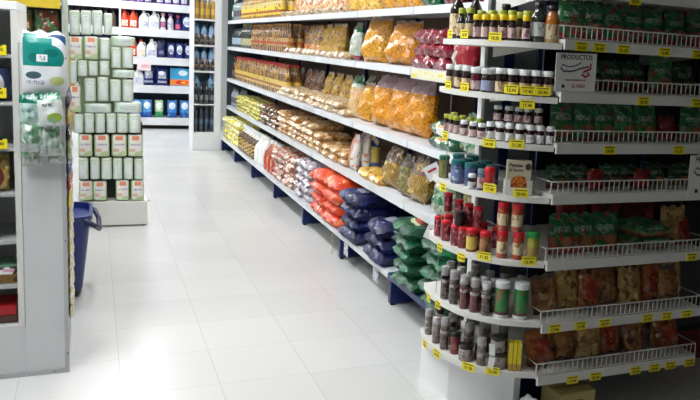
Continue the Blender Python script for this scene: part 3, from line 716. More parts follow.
# bottle and jar kinds
def col(n, h, r=.3, **k): return mat(n, h, r, **k)
CAPY = col('yellow_cap', 'e8c81e'); CAPG = col('lime_cap', 'a8b038'); CAPW = col('white_cap', 'dcdfde'); CAPR = col('red_cap', 'c41c28'); CAPT = col('teal_lid', '1f6a70'); CAPDG = col('green_lid', '0f6a44'); CAPK = col('black_cap', '161618')
SAUCE = col('dark_sauce', '1c1210', .1, coat=.8); VAN = col('dark_brown_essence', '2a1216', .1, coat=.8); REDB = col('dark_red_essence', '5c1420', .1, coat=.8)
LCR = mat('cream_label', 'd8c7a4', .5, [('noise', (60, 60, 30), .58, '9a7048', .02)]); LPK = mat('pink_label', 'cfb8b4', .5, [('noise', (70, 70, 40), .56, '9a5a6a', .02)]); LWH = mat('white_label', 'd9dad8', .5, [('noise', (70, 70, 40), .6, '8a8a90', .02)])
LBL = mat('blue_label', '6d7cab', .5, [('noise', (50, 50, 40), .56, 'c3c8d8', .02)]); LBR = mat('tan_label', 'a87a50', .5, [('noise', (50, 50, 40), .56, '6a4228', .02)]); LYL = mat('yellow_label', 'd8bf5a', .5)
HERB = mat('green_herb_jar', '6a6c3a', .2, [('noise', 60, .5, '8a7a44')], coat=.6); BLUEJ = mat('blue_spice_jar', '44517e', .2, [('noise', 50, .55, '7380a6')], coat=.6)
REDJ = mat('dark_red_spice_jar', '7a1f2c', .2, [('noise', (60, 60, 40), .54, 'b86a74', .02)], coat=.6); BRNJ = mat('brown_spice_jar', '7d4630', .2, [('noise', 60, .52, '96603e')], coat=.6)
ORJ = mat('orange_spice_jar', 'a8442a', .2, [('noise', 60, .55, 'c06a3c')], coat=.6); GRJ = mat('peppercorns_in_glass', '3a302e', .15, [('noise', 90, .5, '6a5a54')], coat=.8)
SMK = mat('smoked_clear_plastic', '9a9696', .12, [('noise', 26, .6, 'c9c6c6')], coat=.8); GLS = mat('clear_jar_contents', '6a6058', .12, [('noise', 40, .55, '9a8f84')], coat=.8)
GRSH = mat('green_shaker_body', '1f7a34', .3, [('noise', (40, 40, 25), .58, '8a4a3a', .03), ('band', .0, .22, '5c1c1c')], coat=.5)
def bp(r, h, neck=.45, sh=.6): return [(r*.92, 0), (r, .004), (r, h*sh), (r*.9, h*(sh+.06)), (r*neck, h*(sh+.2)), (r*neck, h*.86)]
def mk_bottle(name, r, h, body, capm, labm, neck=.5, sh=.55, capf=.84, capr=None, l=(.1, .5)):
    return bottle_maker(name, bp(r, h, neck, sh), body, capprof(capr or r*neck*1.25, h*capf, h), capm, (r*1.015, h*l[0], h*l[1]) if labm else None, labm)
def mk_jar(name, r, h, body, capm, labm, capf=.8, capr=1.04, l=(.12, .62), foot=None, footm=None):
    return bottle_maker(name, [(r*.94, 0), (r, .004), (r, h*.74), (r*.9, h*capf)], body, capprof(r*capr, h*capf, h), capm, (r*1.015, h*l[0], h*l[1]) if labm else None, labm, foot=foot, footm=footm)
J = {
 'soy': (mk_bottle('sauce_bottle', .032, .215, SAUCE, CAPY, LCR, .42, .58, .9), 'large black sauce bottle with yellow cap', 'bottle', .032, .215),
 'lime': (mk_bottle('sauce_bottle', .021, .125, SAUCE, CAPG, LCR, .62, .55, .82), 'dark sauce bottle with lime green cap', 'bottle', .021, .125),
 'yel': (mk_bottle('sauce_bottle', .0158, .098, VAN, CAPY, LPK, .85, .56, .78), 'small brown bottle with bright yellow cap', 'bottle', .0158, .098),
 'olv': (mk_bottle('sauce_bottle', .0175, .118, SAUCE, CAPG, LCR, .8, .56, .78), 'small bottle with olive cap', 'bottle', .0175, .118),
 'drk': (mk_bottle('dressing_bottle', .03, .15, col('dark_clear_glass', '2a302c', .08, coat=.9), CAPK, LWH, .5, .6, .86, l=(.15, .5)), 'dark dressing bottle with grey label', 'bottle', .03, .15),
 'org': (mk_bottle('dressing_bottle', .03, .14, mat('cream_orange_dressing', 'c0a070', .15, [('band', .55, 1.1, 'c07028')], coat=.8), CAPK, LCR, .6, .62, .86), 'cream and orange dressing bottle', 'bottle', .03, .14),
 'wht': (mk_bottle('essence_bottle', .0205, .098, VAN, CAPW, LCR, .85, .6, .78, l=(.08, .48)), 'dark essence bottle with white cap', 'bottle', .0205, .098),
 'whr': (mk_bottle('essence_bottle', .0215, .094, REDB, CAPW, LPK, .85, .6, .76, l=(.08, .45)), 'red essence bottle with white cap', 'bottle', .0215, .094),
 'whb': (mk_bottle('essence_bottle', .027, .094, VAN, CAPW, mat('blue_grey_label', '9aa0be', .5), .85, .6, .76, l=(.08, .5)), 'wide dark bottle with blue grey label', 'bottle', .027, .094),
 'pot': (bottle_maker('paste_tub', [(.034, 0), (.042, .085)], mat('red_paste_tub', 'b5342c', .35, [('band', 0, .42, 'd8c0a0', 'X')]), [(.044, .085), (.044, .093)], mat('cream_lid', 'c9a070', .4)), 'red and cream paste tub', 'tub', .044, .093),
 'cjar': (mk_jar('paste_jar', .03, .075, SAUCE, CAPW, LCR, .82, 1.0, (.1, .6)), 'squat dark jar with cream label', 'jar', .03, .075),
 'van': (mk_jar('vanilla_jar', .0168, .062, VAN, CAPW, LPK, .7, .98, (.06, .5)), 'small dark vanilla jar with white cap', 'jar', .0168, .062),
 'vnl': (mk_jar('vanilla_jar', .0168, .072, VAN, CAPW, LWH, .7, .98, (.06, .5)), 'dark vanilla jar with white label', 'jar', .0168, .072),
 'ylc': (mk_bottle('essence_bottle', .013, .072, VAN, CAPG, LPK, .9, .6, .76, l=(.05, .5)), 'tiny essence bottle with lime cap', 'bottle', .013, .072),
 'hrb': (mk_jar('herb_jar', .022, .098, HERB, CAPDG, None, .82, 1.06), 'jar of dried herbs with green lid', 'jar', .022, .098),
 'blu': (mk_jar('spice_jar', .0285, .098, BLUEJ, CAPT, LBL, .8, 1.04, (.15, .6)), 'blue spice jar with teal lid', 'jar', .0285, .098),
 'teal': (mk_jar('spice_jar', .026, .094, BLUEJ, CAPT, None, .78, 1.05), 'dark teal spice jar', 'jar', .026, .094),
 'pil': (mk_jar('food_colour_bottle', .0165, .062, VAN, CAPW, LWH, .74, .95, (.04, .48)), 'tiny black and white bottle', 'bottle', .0165, .062),
 'sml': (mk_jar('spice_jar', .018, .085, BLUEJ, col('grey_blue_cap', '6d8796'), LPK, .8, 1.0), 'slim grey blue spice jar', 'jar', .018, .085),
 'rdc': (mk_jar('chilli_shaker', .021, .098, mat('red_white_shaker', 'b8302c', .25, [('band', .3, .5, 'e0dcd8')], coat=.5), CAPR, None, .7, 1.02), 'red capped chilli shaker', 'shaker', .021, .098),
 'rj': (mk_jar('spice_jar', .02, .088, REDJ, CAPR, None, .84, 1.05), 'dark red spice jar with red cap', 'jar', .02, .088),
 'rjy': (mk_jar('spice_jar', .0225, .096, BRNJ, CAPR, LYL, .78, 1.05, (.12, .66)), 'red capped jar with yellow label', 'jar', .0225, .096),
 'rjb': (mk_jar('spice_jar', .023, .096, BRNJ, CAPR, LBR, .78, 1.05, (.12, .66)), 'red capped jar with tan label', 'jar', .023, .096),
 'tall': (mk_jar('paprika_jar', .022, .112, ORJ, CAPR, LCR, .8, 1.03, (.18, .6)), 'tall orange spice jar with red cap', 'jar', .022, .112),
 'grn': (mk_jar('spice_jar', .026, .115, mat('yellow_green_spice', '9a9a3c', .25, [('noise', 50, .56, 'b5a84c'), ('band', .28, .58, 'a8844a')], coat=.5), col('bright_green_lid', '1f8a3c'), None, .8, 1.03), 'yellow green jar with bright green lid', 'jar', .026, .115),
 'gnd': (mk_jar('spice_grinder', .0195, .142, GRJ, SMK, mat('silver_label', 'a8a09c', .4, [('noise', 50, .55, '6a3a3a')]), .62, 1.0, (.5, .6)), 'clear capped spice grinder', 'grinder', .0195, .142),
 'gdr': (mk_jar('spice_grinder', .0195, .142, mat('red_pepper_grinder_glass', '5e2426', .15, [('noise', 80, .52, '7d3a36')], coat=.8), SMK, mat('silver_label', 'a8a09c', .4), .62, 1.0, (.5, .6)), 'clear capped grinder of red pepper', 'grinder', .0195, .142),
 'shk': (mk_jar('cheese_shaker', .0295, .150, GRSH, CAPW, None, .82, 1.03, foot=[(.031, 0), (.031, .014)], footm=CAPW), 'green shaker with white lid and base', 'shaker', .031, .150),
 'blk': (mk_jar('pepper_mill', .022, .06, CAPK, CAPK, None, .7, .9), 'short black pepper mill', 'grinder', .022, .06),
 'glj': (mk_jar('glass_jar', .019, .118, GLS, SMK, None, .72, 1.02), 'small clear glass jar', 'jar', .019, .118),
 'glr': (mk_jar('glass_jar', .022, .095, mat('red_sauce_jar', '6d2024', .15, [('noise', 30, .56, '8a3a34')], coat=.8), CAPK, None, .8, 1.02), 'clear jar of dark red sauce', 'jar', .022, .095),
 'whj': (mk_jar('cream_jar', .03, .066, mat('printed_grey_jar', 'a39a94', .3, [('noise', 40, .56, '6a5f5c')]), CAPK, None, .78, 1.03), 'squat grey jar with black lid', 'jar', .03, .066),
}
def cput(kind, i, x, inset, extra=0, note='', dz=0):
    mk, desc, cat, r, h = J[kind]; z = CZ[i]+CT+.0005+dz
    q, n = curve_pt(x, z+h*.3, inset+r)
    o = inst(('jar', kind), mk, (q.x, q.y, z), math.atan2(-n.x, n.y))
    reg(o, desc+(' '+note if note else ''), cat, 'from left', f'{CN[i]} corner shelf', x)
    return o
F0, F1, F2 = .008, .062, .115
# top
cput('soy', 0, 457, .02); cput('soy', 0, 471, .10)
for x in (460.5, 469): cput('lime', 0, x+1, .006 if x > 465 else .0)
for x in (477, 485.5, 494, 503, 511.5, 526): cput('yel', 0, x, F0)
for x in (481, 491, 501, 511, 526): cput('olv', 0, x, F1, note='behind')
cput('drk', 0, 538, F0+.01); cput('org', 0, 551, F0+.01); cput('drk', 0, 505, .13, note='at the very back')
# second
for x in (450.5, 458.5): cput('wht', 1, x, F0)
cput('wht', 1, 467, F0)
for x in (476,): cput('whr', 1, x, F0)
cput('whb', 1, 487, F0)
for x in (501, 512.5): cput('wht', 1, x, F0)
for x in (524, 535.5, 547): cput('wht', 1, x, F0)
for x in (462, 482, 494, 507, 519, 531): cput('wht', 1, x, F1, note='behind')
cput('pot', 1, 462, .15); cput('cjar', 1, 477, .14, dz=0); cput('cjar', 1, 489, .15); cput('cjar', 1, 500, .16)
# third
for x in (447, 451.5, 456): cput('ylc', 2, x, F0)
for x in (452, 462, 470, 479): cput('ylc', 2, x, F1, note='behind')
for x in (464, 472.5, 481): cput('van', 2, x, F0)
for x in (490, 500, 510, 520): cput('vnl', 2, x, F0)
for x in (530, 540, 549.5): cput('vnl', 2, x, F0)
# the row behind carries a second layer of jars
for x in (498, 508, 518, 528, 538):
    cput('vnl', 2, x, F1, note='behind')
    cput('van', 2, x, F1, note='stacked on another', dz=.0735)
# fourth
cput('hrb', 3, 444, F0); cput('blu', 3, 457, F0); cput('teal', 3, 470, .03)
cput('pil', 3, 472, -.0); cput('sml', 3, 481, .012); cput('rdc', 3, 489.5, F0)
for x in (453, 466, 479, 492): cput('teal', 3, x, .085, note='behind')
# fifth
for x in (438.5, 446, 455): cput('rj', 4, x, F0)
cput('rj', 4, 463, .012); cput('rjy', 4, 471, F0); cput('rjb', 4, 485, F0)
for x in (448, 458, 468, 478): cput('rj', 4, x, .06, note='behind'); cput('rj', 4, x, .06, note='stacked behind', dz=.089)
cput('blk', 4, 460, .012, dz=.089)
for x in (502, 517): cput('tall', 4, x, .01); cput('tall', 4, x, .01, note='stacked on another', dz=.113)
cput('grn', 4, 532, .008)
# sixth
for j, x in enumerate((445, 453.5, 464, 475, 486)): cput('gdr' if j in (2, 3) else 'gnd', 5, x, F0)
for x in (450, 460, 471, 483, 494): cput('gnd', 5, x, .06, note='behind')
cput('shk', 5, 502, .006); cput('shk', 5, 521, .012)
# lowest
for x in (429, 436): cput('glj', 6, x, F0)
cput('gnd', 6, 445, F0); cput('glr', 6, 455.5, .02); cput('whj', 6, 466, .004)
cput('glj', 6, 481, F0); cput('whj', 6, 499, .01); cput('whj', 6, 499, .01, note='stacked on another', dz=.067)
for x in (440, 452, 468, 480): cput('gnd', 6, x, .062, note='behind')
for i, kk, xs in ((0, 'olv', (486, 497, 519, 530)), (3, 'teal', (458, 472, 486)), (4, 'rj', (455, 468, 482, 496)), (5, 'gnd', (460, 474, 489, 504, 520)), (6, 'gnd', (455, 470, 486, 503)), (1, 'cjar', (514, 530))):
    for x in xs: cput(kk, i, x, .145 if i != 1 else .16, note='at back')
# potato box display
q, n = curve_pt(517, CZ[3]+.04, .045)
pb = empty('recipe_box_display', (q.x, q.y, CZ[3]+CT+.001), math.atan2(-n.x, n.y)*.6)
beige = mat('beige_card', 'c9bfa6', .5); W_, H_ = .105, .135
MB().span(-W_/2+.004, W_/2-.004, -.012, .02, .004, H_).obj('sachet_pack', beige, pb, bevel=.003)
mb = MB().span(-W_/2, W_/2, -.022, .03, 0, .003).span(-W_/2, W_/2, -.024, -.021, 0, .03).span(-W_/2, -W_/2+.02, -.024, -.021, .03, .06).span(W_/2-.02, W_/2, -.024, -.021, .03, .06).span(-W_/2-.002, -W_/2+.001, -.022, .03, 0, .06).span(W_/2-.001, W_/2+.002, -.022, .03, 0, .06)
mb.obj('tray', mat('white_tray_card', 'dcdcd8', .5), pb)
o = MB().prism([(-.03, .02), (-.034, .045), (-.022, .07), (.0, .078), (.022, .072), (.033, .05), (.03, .02)], 0, .001); o.v = [(p[0], -.0135-p[2], p[1]) for p in o.v]
o.obj('food_picture', mat('roast_potato_print', 'b8521e', .5, [('noise', 60, .5, 'd98a34'), ('noise', 40, .62, '7a2a18')]), pb)
text('Patatas', .019, mat('sign_black', '2a2a2e'), pb, (-.014, -.0135, .117), name='pack_text'); text('al horno', .017, mat('sign_black', '2a2a2e'), pb, (-.012, -.0135, .098), name='pack_text')
o = MB().lathe([(.011, 0), (.011, .001)], 12); o.v = [(p[0]+.034, -p[2]-.0132, p[1]*1.3+.112) for p in o.v]; o.obj('round_mark', mat('mark_brown', '4a3a2a'), pb)
tag(pb, 'beige recipe box reading Patatas al horno in a white tray on the corner shelf', 'box')
# yellow carton with ribs and two white cards on the lowest corner shelf
q, n = curve_pt(514, CZ[6]+.05, .03)
yb = empty('yellow_carton', (q.x, q.y, CZ[6]+CT+.0005), math.atan2(-n.x, n.y))
for k in range(3): MB().span(-.027+k*.018, -.0105+k*.018, -.02, .02, .0, .118).obj('sachet', mat('yellow_sachet', 'd9c41c', .35, [('band', 0, .25, 'b08a3a')]), yb, bevel=.002)
tag(yb, 'upright yellow carton of sachets on the lowest corner shelf', 'carton')
for k in range(2):
    q, n = curve_pt(491.5, CZ[6]+.05, -.008)
    o = MB().box(0, 0, 0, .024, .0015, .048).obj('paper_card', mat('white_card', 'dfe0da'))
    o.location = (q.x, q.y, CZ[6]+.055+k*.056); o.rotation_euler = (.0, .12-.2*k, math.atan2(-n.x, n.y))
    tag(o, f"blank white paper card, {'upper' if k else 'lower'} one of two by the lowest corner shelf", 'card', 'white cards by the lowest corner shelf')
# crumpled clear bag on floor in front of the plinth
o = laid(.22, .22, .11, 44, 16, 16)
rn = random.Random(3)
o.v = [(p[0], p[1], max(0, p[2]*(1+.25*math.sin(40*p[0]+5)*math.sin(33*p[1])))) for p in o.v]
o = o.obj('plastic_bag', mat('crumpled_white_plastic', 'c3c6c8', .2, bump=1, bscale=22, coat=.6), smooth=True); o.location = (1.55, 2.47, .0)
tag(o, 'crumpled pale plastic bag on the floor before the white corner plinth', 'plastic bag')
# angled white shelf flags at the gondola near end
for (x0, y0, z, lab) in ((433, 172, .72, 'white price flag tilted beside the fourth corner shelf'), (433, 233, .45, 'white price flag sticking out beside the fifth corner shelf')):
    Y = 3.35; X = gx(x0, Y, z); zz = EYE
    for _ in range(30):
        pz = proj(X, Y, zz)[1]; zz += (pz-y0)/F*Y*1.0; X = gx(x0, Y, zz)
    r = empty('price_flag', (X, Y, zz)); r.rotation_euler = (0, -.55 if y0 < 200 else .35, -.5)
    MB().box(0, 0, 0, .075, .0015, .075).obj('card', WHITE, r)
    MB().box(.0, -.0012, .01, .045, .0006, .012).obj('printed_line', mat('sign_red', 'b02030'), r)
    MB().tube([(.03, .002, 0), (GX-X+.02, .03, .0)], .002, 6).obj('clip_arm', CHROME, r)
    tag(r, lab, 'sign')
# hanging tags below the bottom gondola shelf
for (x, y, ln) in ((346, 242, 0), (375.5, 267, 0), (332, 240, 1)):
    Y = gy(x, .1, BX-.02); zz = .1
    for _ in range(20): zz += (proj(BX-.02, Y, zz)[1]-y)/F*Y*.9; Y = gy(x, zz, BX-.02)
    if ln:
        o = MB().tube([(BX-.016, Y, .17), (BX-.02, Y+.01, .12), (BX-.018, Y-.01, .06), (BX-.02, Y, .01)], .004, 6).obj('string', mat('tan_string', 'b8a890', .7), smooth=True)
        tag(o, 'pale string dangling from the bottom gondola shelf near the orange sacks', 'string')
    else:
        o = MB().box(BX-.018, Y, .128, .002, .09, .085).obj('shelf_label', mat('label_card', 'c9ced6', .4, [('noise', (40, 60, 60), .55, '5a6478', .02)]))
        tag(o, f"small white label hanging under the {'farther' if x < 350 else 'nearer'} blue sacks", 'label', 'labels hanging from the bottom shelf')

# ------------------------------------------------------------------ tall drinks cabinet at the far end of the gondola
CYF = 10.72; CX0, CX1 = 1.215, 1.575
cb = empty('drinks_cabinet', ((CX0+CX1)/2, CYF+.3, 0)); tag(cb, 'narrow white drinks cabinet with open front at the far gondola end', 'cabinet')
def cbp(mb, name, M, bevel=0):
    o = mb.obj(name, M, cb, bevel=bevel); o.matrix_parent_inverse = Matrix.Translation((-(CX0+CX1)/2, -CYF-.3, 0)); return o
cbp(MB().span(1.49, CX1, CYF, CYF+.45, 0, 2.2), 'side_panel', WHITE, .004)
cbp(MB().span(CX0, CX0+.012, CYF, CYF+.45, 0, 2.2), 'side_panel', WHITE)
cbp(MB().span(CX0, CX1, CYF+.451, CYF+.47, 0, 2.2), 'back_panel', mat('blue_grey_panel', '7a8ea0', .5))
cbp(MB().span(CX0+.013, 1.489, CYF+.005, CYF+.44, 0, .24), 'plinth', WHITE, .004)
CBZ = [.245, 1.063, 1.405, 1.743]
for z in CBZ[1:]: cbp(MB().span(CX0+.013, 1.489, CYF+.004, CYF+.44, z-.022, z), 'shelf', WHITE)
AMB = mat('amber_drink', 'b58a2c', .15, [('band', .2, .5, 'd9b04a'), ('band', .9, 1.1, 'e6e0d0')], coat=.7); WAT = mat('pale_blue_water', '8ab6d8', .12, [('band', .3, .5, 'd3e4ef'), ('band', .9, 1.1, '3a78b8')], coat=.8)
COLA = mat('dark_cola_drink', '3a2418', .12, [('band', .3, .5, '8a6a4a'), ('band', .9, 1.1, 'a83a2a')], coat=.8); DKD = mat('black_wine_drink', '1c2024', .1, [('band', .2, .45, '6a6e70')], coat=.8); BLK = mat('navy_drink', '1d2c3e', .12, [('band', .3, .5, '3a5670')], coat=.8)
def full_bottle(name, r, h, M):
    return lambda: MB().lathe([(r*.9, 0), (r, .006), (r, h*.7), (r*.85, h*.79), (r*.45, h*.87), (r*.42, h*.9), (r*.48, h*.9), (r*.48, h)], 12).obj(name, M, smooth=True)
def cabrow(z, h, M, desc, r, inset, nm='drink_bottle', zn=''):
    n = int(.262/(2*r+.001))
    for k in range(n):
        x = CX0+.016+r+k*(.27-2*r)/(n-1) if n > 1 else 1.35
        o = inst(('cab', M.name, h), full_bottle(nm, r, h, M), (x, CYF+.03+r+inset, z+.001))
        reg(o, desc, 'bottle', 'from left', f'{zn} of the white cabinet', x)
cabrow(1.743, .27, AMB, 'amber drink bottle', .031, 0, zn='top section')
cabrow(1.405, .145, COLA, 'short brown drink bottle', .026, 0, zn='second section'); cabrow(1.405, .27, WAT, 'tall water bottle', .04, .07, 'water_bottle', zn='second section')
cabrow(1.063, .165, COLA, 'brown drink bottle', .026, 0, zn='third section'); cabrow(1.063, .29, WAT, 'pale water bottle', .04, .07, 'water_bottle', zn='third section')
cabrow(.245, .34, BLK, 'navy blue drink bottle', .032, 0, zn='bottom section')
mbz = .62
cbp(MB().span(CX0+.013, 1.489, CYF+.004, CYF+.44, mbz-.015, mbz), 'shelf', WHITE)
cabrow(.62, .27, DKD, 'black wine bottle', .03, 0, 'wine_bottle', zn='fourth section'); cabrow(.62, .38, WAT, 'light blue water bottle', .045, .07, 'water_bottle', zn='fourth section')

# ------------------------------------------------------------------ cleaning goods shelving on the far wall
FYF = 13.15; FX0, FX1 = -.55, 1.55
fs = empty('wall_shelving', (.5, 13.4, 0)); tag(fs, 'white shelving of cleaning goods standing against the far wall', 'shelving')
def fsp(mb, name, M):
    o = mb.obj(name, M, fs); o.matrix_parent_inverse = Matrix.Translation((-.5, -13.4, 0)); return o
FZ = [.182, .697, 1.143, 1.583, 1.985]
for x0, x1 in ((FX0, .385), (.415, FX1)):
    for z in FZ:
        fsp(MB().span(x0, x1, FYF, 13.62, z-.02, z).span(x0, x1, FYF-.015, FYF, z-.115, z+.004), 'shelf', LIP)
    fsp(MB().span(x0, x1, 13.625, 13.64, .1, 2.35), 'back_panel', mat('navy_shade_back', '1a2140', .6))  # even navy back behind the goods
fsp(MB().span(.386, .414, FYF-.02, 13.64, 0, 2.4), 'upright', LIP); fsp(MB().span(FX0-.03, FX0, FYF-.02, 13.64, 0, 2.4), 'upright', LIP); fsp(MB().span(FX1, FX1+.03, FYF-.02, 13.64, 0, 2.4), 'upright', LIP)
fsp(MB().span(FX0, FX1, 13.3, 13.32, 0, .06), 'kick_plate', DARK)
RO = col('orange_red_bottle_plastic', 'e0441c', .25); PUR = col('purple_bottle_plastic', '7a4a9a', .25)
LO = mat('orange_white_label', 'e8b090', .4, [('noise', (60, 60, 30), .5, 'f0ece4')]); LW2 = mat('pale_label', 'c9d3e2', .4, [('noise', (40, 60, 30), .55, 'a89ac0')])
def detj(key, M, labm, capm, w=.135, h=.28): return lambda: jug_maker('detergent_jug', w*1.15, .1, h*1.06, M, capm, labm)()
def frow(z, xs, key, mk, desc, cat, lvl, dy=.08):
    for x in xs:
        X = gx(x, FYF+dy, z+.1); o = inst(key, mk, (X, FYF+dy, z+.001)); reg(o, desc, cat, 'from left', f'{lvl} far wall shelf', X)
LV = {0: 'lowest', 1: 'second lowest', 2: 'middle', 3: 'fourth', 4: 'highest'}
frow(FZ[3], (124.5, 133), 'jo', detj('o', RO, LO, RO, .115, .27), 'orange red detergent jug', 'jug', LV[3])
frow(FZ[3], (144, 154), 'jw', detj('w', WHITE, LW2, WHITE, .14, .27), 'white detergent jug', 'jug', LV[3])
frow(FZ[3], (163,), 'bw', bottle_maker('softener_bottle', BT(.04, .25), WHITE, capprof(.03, .22, .262), col('pink_cap', 'd8a8b8'), (.041, .04, .13), mat('rose_label', 'b06a90', .5)), 'pinkish white softener bottle', 'bottle', LV[3])
frow(FZ[3], (170.5,), 'bw2', bottle_maker('softener_bottle', BT(.045, .25), col('pale_pink_plastic', 'e3d3dc'), capprof(.033, .22, .262), col('violet_cap', '8a5aa8'), (.046, .04, .13), LW2), 'pale violet softener bottle', 'bottle', LV[3])
frow(FZ[3], (178,), 'bk2', bottle_maker('softener_bottle', BT(.04, .23), col('navy_plastic', '1f2c66'), capprof(.03, .2, .24), col('pink_cap2', 'c04a78'), (.041, .03, .1), mat('hot_pink_label', 'd05a86', .5)), 'navy bottle with pink label', 'bottle', LV[3])
BBG = mat('blue_detergent_film', '1f4fa0', .25, [('ell', .5, .62, .34, .2, 'dfe8f2'), ('band', 0, .25, '2f78c0')], coat=.3)
BLG = mat('light_blue_detergent_film', '3a86cc', .25, [('ell', .5, .68, .33, .2, 'dbe9f5'), ('band', 0, .3, '1c5cb0'), ('noise', 16, .62, '6fb0e0')], coat=.3)
GRG = mat('green_white_detergent_film', 'b9d8b0', .25, [('band', 0, .35, '2f9a5c'), ('ell', .5, .68, .36, .2, 'e9f1e6'), ('noise', 20, .62, '66b878')], coat=.3)
NVY = mat('navy_white_print_film', '16246a', .25, [('txt', .5, .55, .3, .18, 'e8ecf6'), ('ell', .45, .66, .22, .1, 'e8ecf6'), ('txt', .5, .2, .35, .06, 'c9d0ea')], coat=.3)
NVW = mat('white_topped_navy_film', '1b2d7a', .25, [('ell', .5, .55, .36, .3, 'dce3f2'), ('txt', .5, .45, .3, .12, '1b2d7a')], coat=.3)
ABX = mat('aqua_orange_print_card', '3a9fd0', .4, [('ell', .6, .75, .22, .16, 'dbeef6'), ('band', .05, .38, 'f08a3c'), ('ell', .55, .22, .3, .12, 'd8321e'), ('ell', .62, .22, .12, .05, 'f6c83a')])
frow(FZ[3], (187,), 'nv0', bag_maker('detergent_bag', .17, .26, .08, NVW, 1), 'navy and white detergent bag', 'bag', LV[3])
frow(FZ[2], (141,), 'jo2', detj('o2', WHITE, LO, RO, .12, .25), 'white jug with orange label', 'jug', LV[2])
frow(FZ[2], (151.5,), 'jw', detj('w', WHITE, LW2, WHITE, .14, .27), 'white detergent jug', 'jug', LV[2])
frow(FZ[2], (124, 132), 'jo', detj('o', RO, LO, RO), 'orange red detergent jug', 'jug', LV[2])
frow(FZ[2], (161,), 'nvp', bag_maker('detergent_bag', .12, .27, .07, mat('plain_navy_film', '1a1f58', .25, [('txt', .5, .3, .3, .1, '8a90c0')], coat=.4), 2), 'plain navy detergent bag', 'bag', LV[2])
frow(FZ[2], (171, 179.5, 188), 'nv1', bag_maker('detergent_bag', .115, .24, .07, NVW, 3), 'white topped navy detergent bag', 'bag', LV[2])
frow(FZ[1], (138.5,), 'jw', detj('w', WHITE, LW2, WHITE), 'white detergent jug', 'jug', LV[1])
frow(FZ[1], (148.5, 162), 'nv3', bag_maker('detergent_bag', .19, .30, .09, NVY, 4), 'large navy bag with white print', 'bag', LV[1])
def abox():
    r = empty('detergent_box'); MB().span(-.16, .16, -.05, .05, 0, .285).obj('carton', ABX, r, bevel=.005); MB().span(-.05, .05, -.006, .006, .286, .3).obj('carry_handle', col('blue_strap', '2a78c0'), r); return r
frow(FZ[1], (180.5,), 'abx', abox, 'wide aqua and orange detergent box', 'box', LV[1], .09)
frow(FZ[0], (138, 147, 172, 184.5), 'lb', bag_maker('detergent_bag', .15, .28, .09, BLG, 5), 'light blue detergent bag', 'bag', LV[0])
frow(FZ[0], (159,), 'gb', bag_maker('detergent_bag', .13, .28, .09, GRG, 6), 'green and white detergent bag', 'bag', LV[0])
for j, x in enumerate((71, 78, 85, 92, 99, 106, 113)): frow(FZ[3], (x,), 'dkx%d' % (j % 2), bottle_maker('softener_bottle', BT(.04, .27), (col('brown_plastic', '5a4038'), col('mauve_plastic', '8d7488'))[j % 2], capprof(.03, .23, .28), CAPK), ('dark brown', 'dull mauve')[j % 2]+' softener bottle', 'bottle', LV[3])
for x in (70, 78, 86, 94, 102, 110): frow(FZ[4], (x,), 'dky', bottle_maker('softener_bottle', BT(.04, .2), col('dark_plastic', '4a3a40'), capprof(.03, .17, .21), CAPK), 'dark softener bottle', 'bottle', LV[4])
for x in (124, 132, 140, 148, 160, 168, 176, 184): frow(FZ[4], (x,), 'pur', bottle_maker('softener_bottle', BT(.045, .24), PUR, capprof(.033, .2, .25), WHITE, (.046, .03, .1), LW2), 'purple softener bottle', 'bottle', LV[4])
X, Z = at_y(144, 65, FYF-.02)
o = MB().box(X, FYF-.019, Z, .2, .003, .17).obj('sale_card', mat('pale_pink_card', 'f0dde0', .5, [('txt', .6, .4, .3, .15, 'd06070')])); tag(o, 'pale pink sale card on the far wall shelving lip', 'sign')

# ------------------------------------------------------------------ promotional stack of pale green packs
PYF = 6.4
ps = empty('promotion_stand', (.13, 6.65, 0)); tag(ps, 'white promotion stand with plinth and pole under pale green packs', 'display stand')
def psp(mb, name, M, bevel=0):
    o = mb.obj(name, M, ps, bevel=bevel); o.matrix_parent_inverse = Matrix.Translation((-.13, -6.65, 0)); return o
psp(MB().span(-.115, .385, 6.385, 6.95, .012, .198), 'plinth', ENDW, .004)
for x in (-.09, .36): psp(MB().span(x-.012, x+.012, 6.41, 6.93, 0, .012), 'rubber_strip', RUB)
psp(MB().span(-.10, .36, 6.55, 6.93, .199, .80), 'core_panel', DARK); psp(MB().span(-.10, .25, 6.6, 6.9, .80, 1.45), 'core_panel', mat('pale_core', 'a9b39c', .7))  # lower core coloured dark for the shade between packs
psp(MB().span(-.172, -.156, 6.42, 6.44, 0, 2.0), 'pole', mat('pale_green_pole', 'b8c4b4', .4))
psp(MB().span(-.170, -.118, 6.43, 6.47, .75, 1.3), 'cardboard_side', mat('tan_cardboard', 'c9a05a', .7, bump=.2))
o = psp(MB().tube([(.386, 6.42, .20), (.405, 6.40, .205), (.405, 6.40, .19)], .006, 6), 'latch', CHROME)
PKG = mat('pale_green_pack_film', 'c9d9c4', .3, [('rect', .5, .45, .30, .36, 'dde6e2'), ('txt', .5, .74, .18, .02, '8fa0ac'), ('txt', .5, .2, .22, .07, 'cbdadb'), ('band', .93, 1.1, 'dfe9dc')], bump=.35, coat=.4)
PKO = mat('orange_label_pack_film', 'b5cd9c', .3, [('rect', .5, .55, .40, .45, 'e6e4de'), ('rect', .5, .86, .24, .1, 'dd8a66'), ('txt', .5, .56, .32, .04, '7a7aa8'), ('ell', .3, .3, .2, .09, 'e2b8a4'), ('ell', .8, .1, .4, .16, 'bcd2a0')], bump=.3, coat=.4)
PKL = mat('pale_green_pack_film_lying', 'cbdcc6', .3, [('band', .2, .85, 'd6e2dc', 'X'), ('txt', .5, .5, .3, .2, 'a9c0b4')], bump=.35, coat=.4)
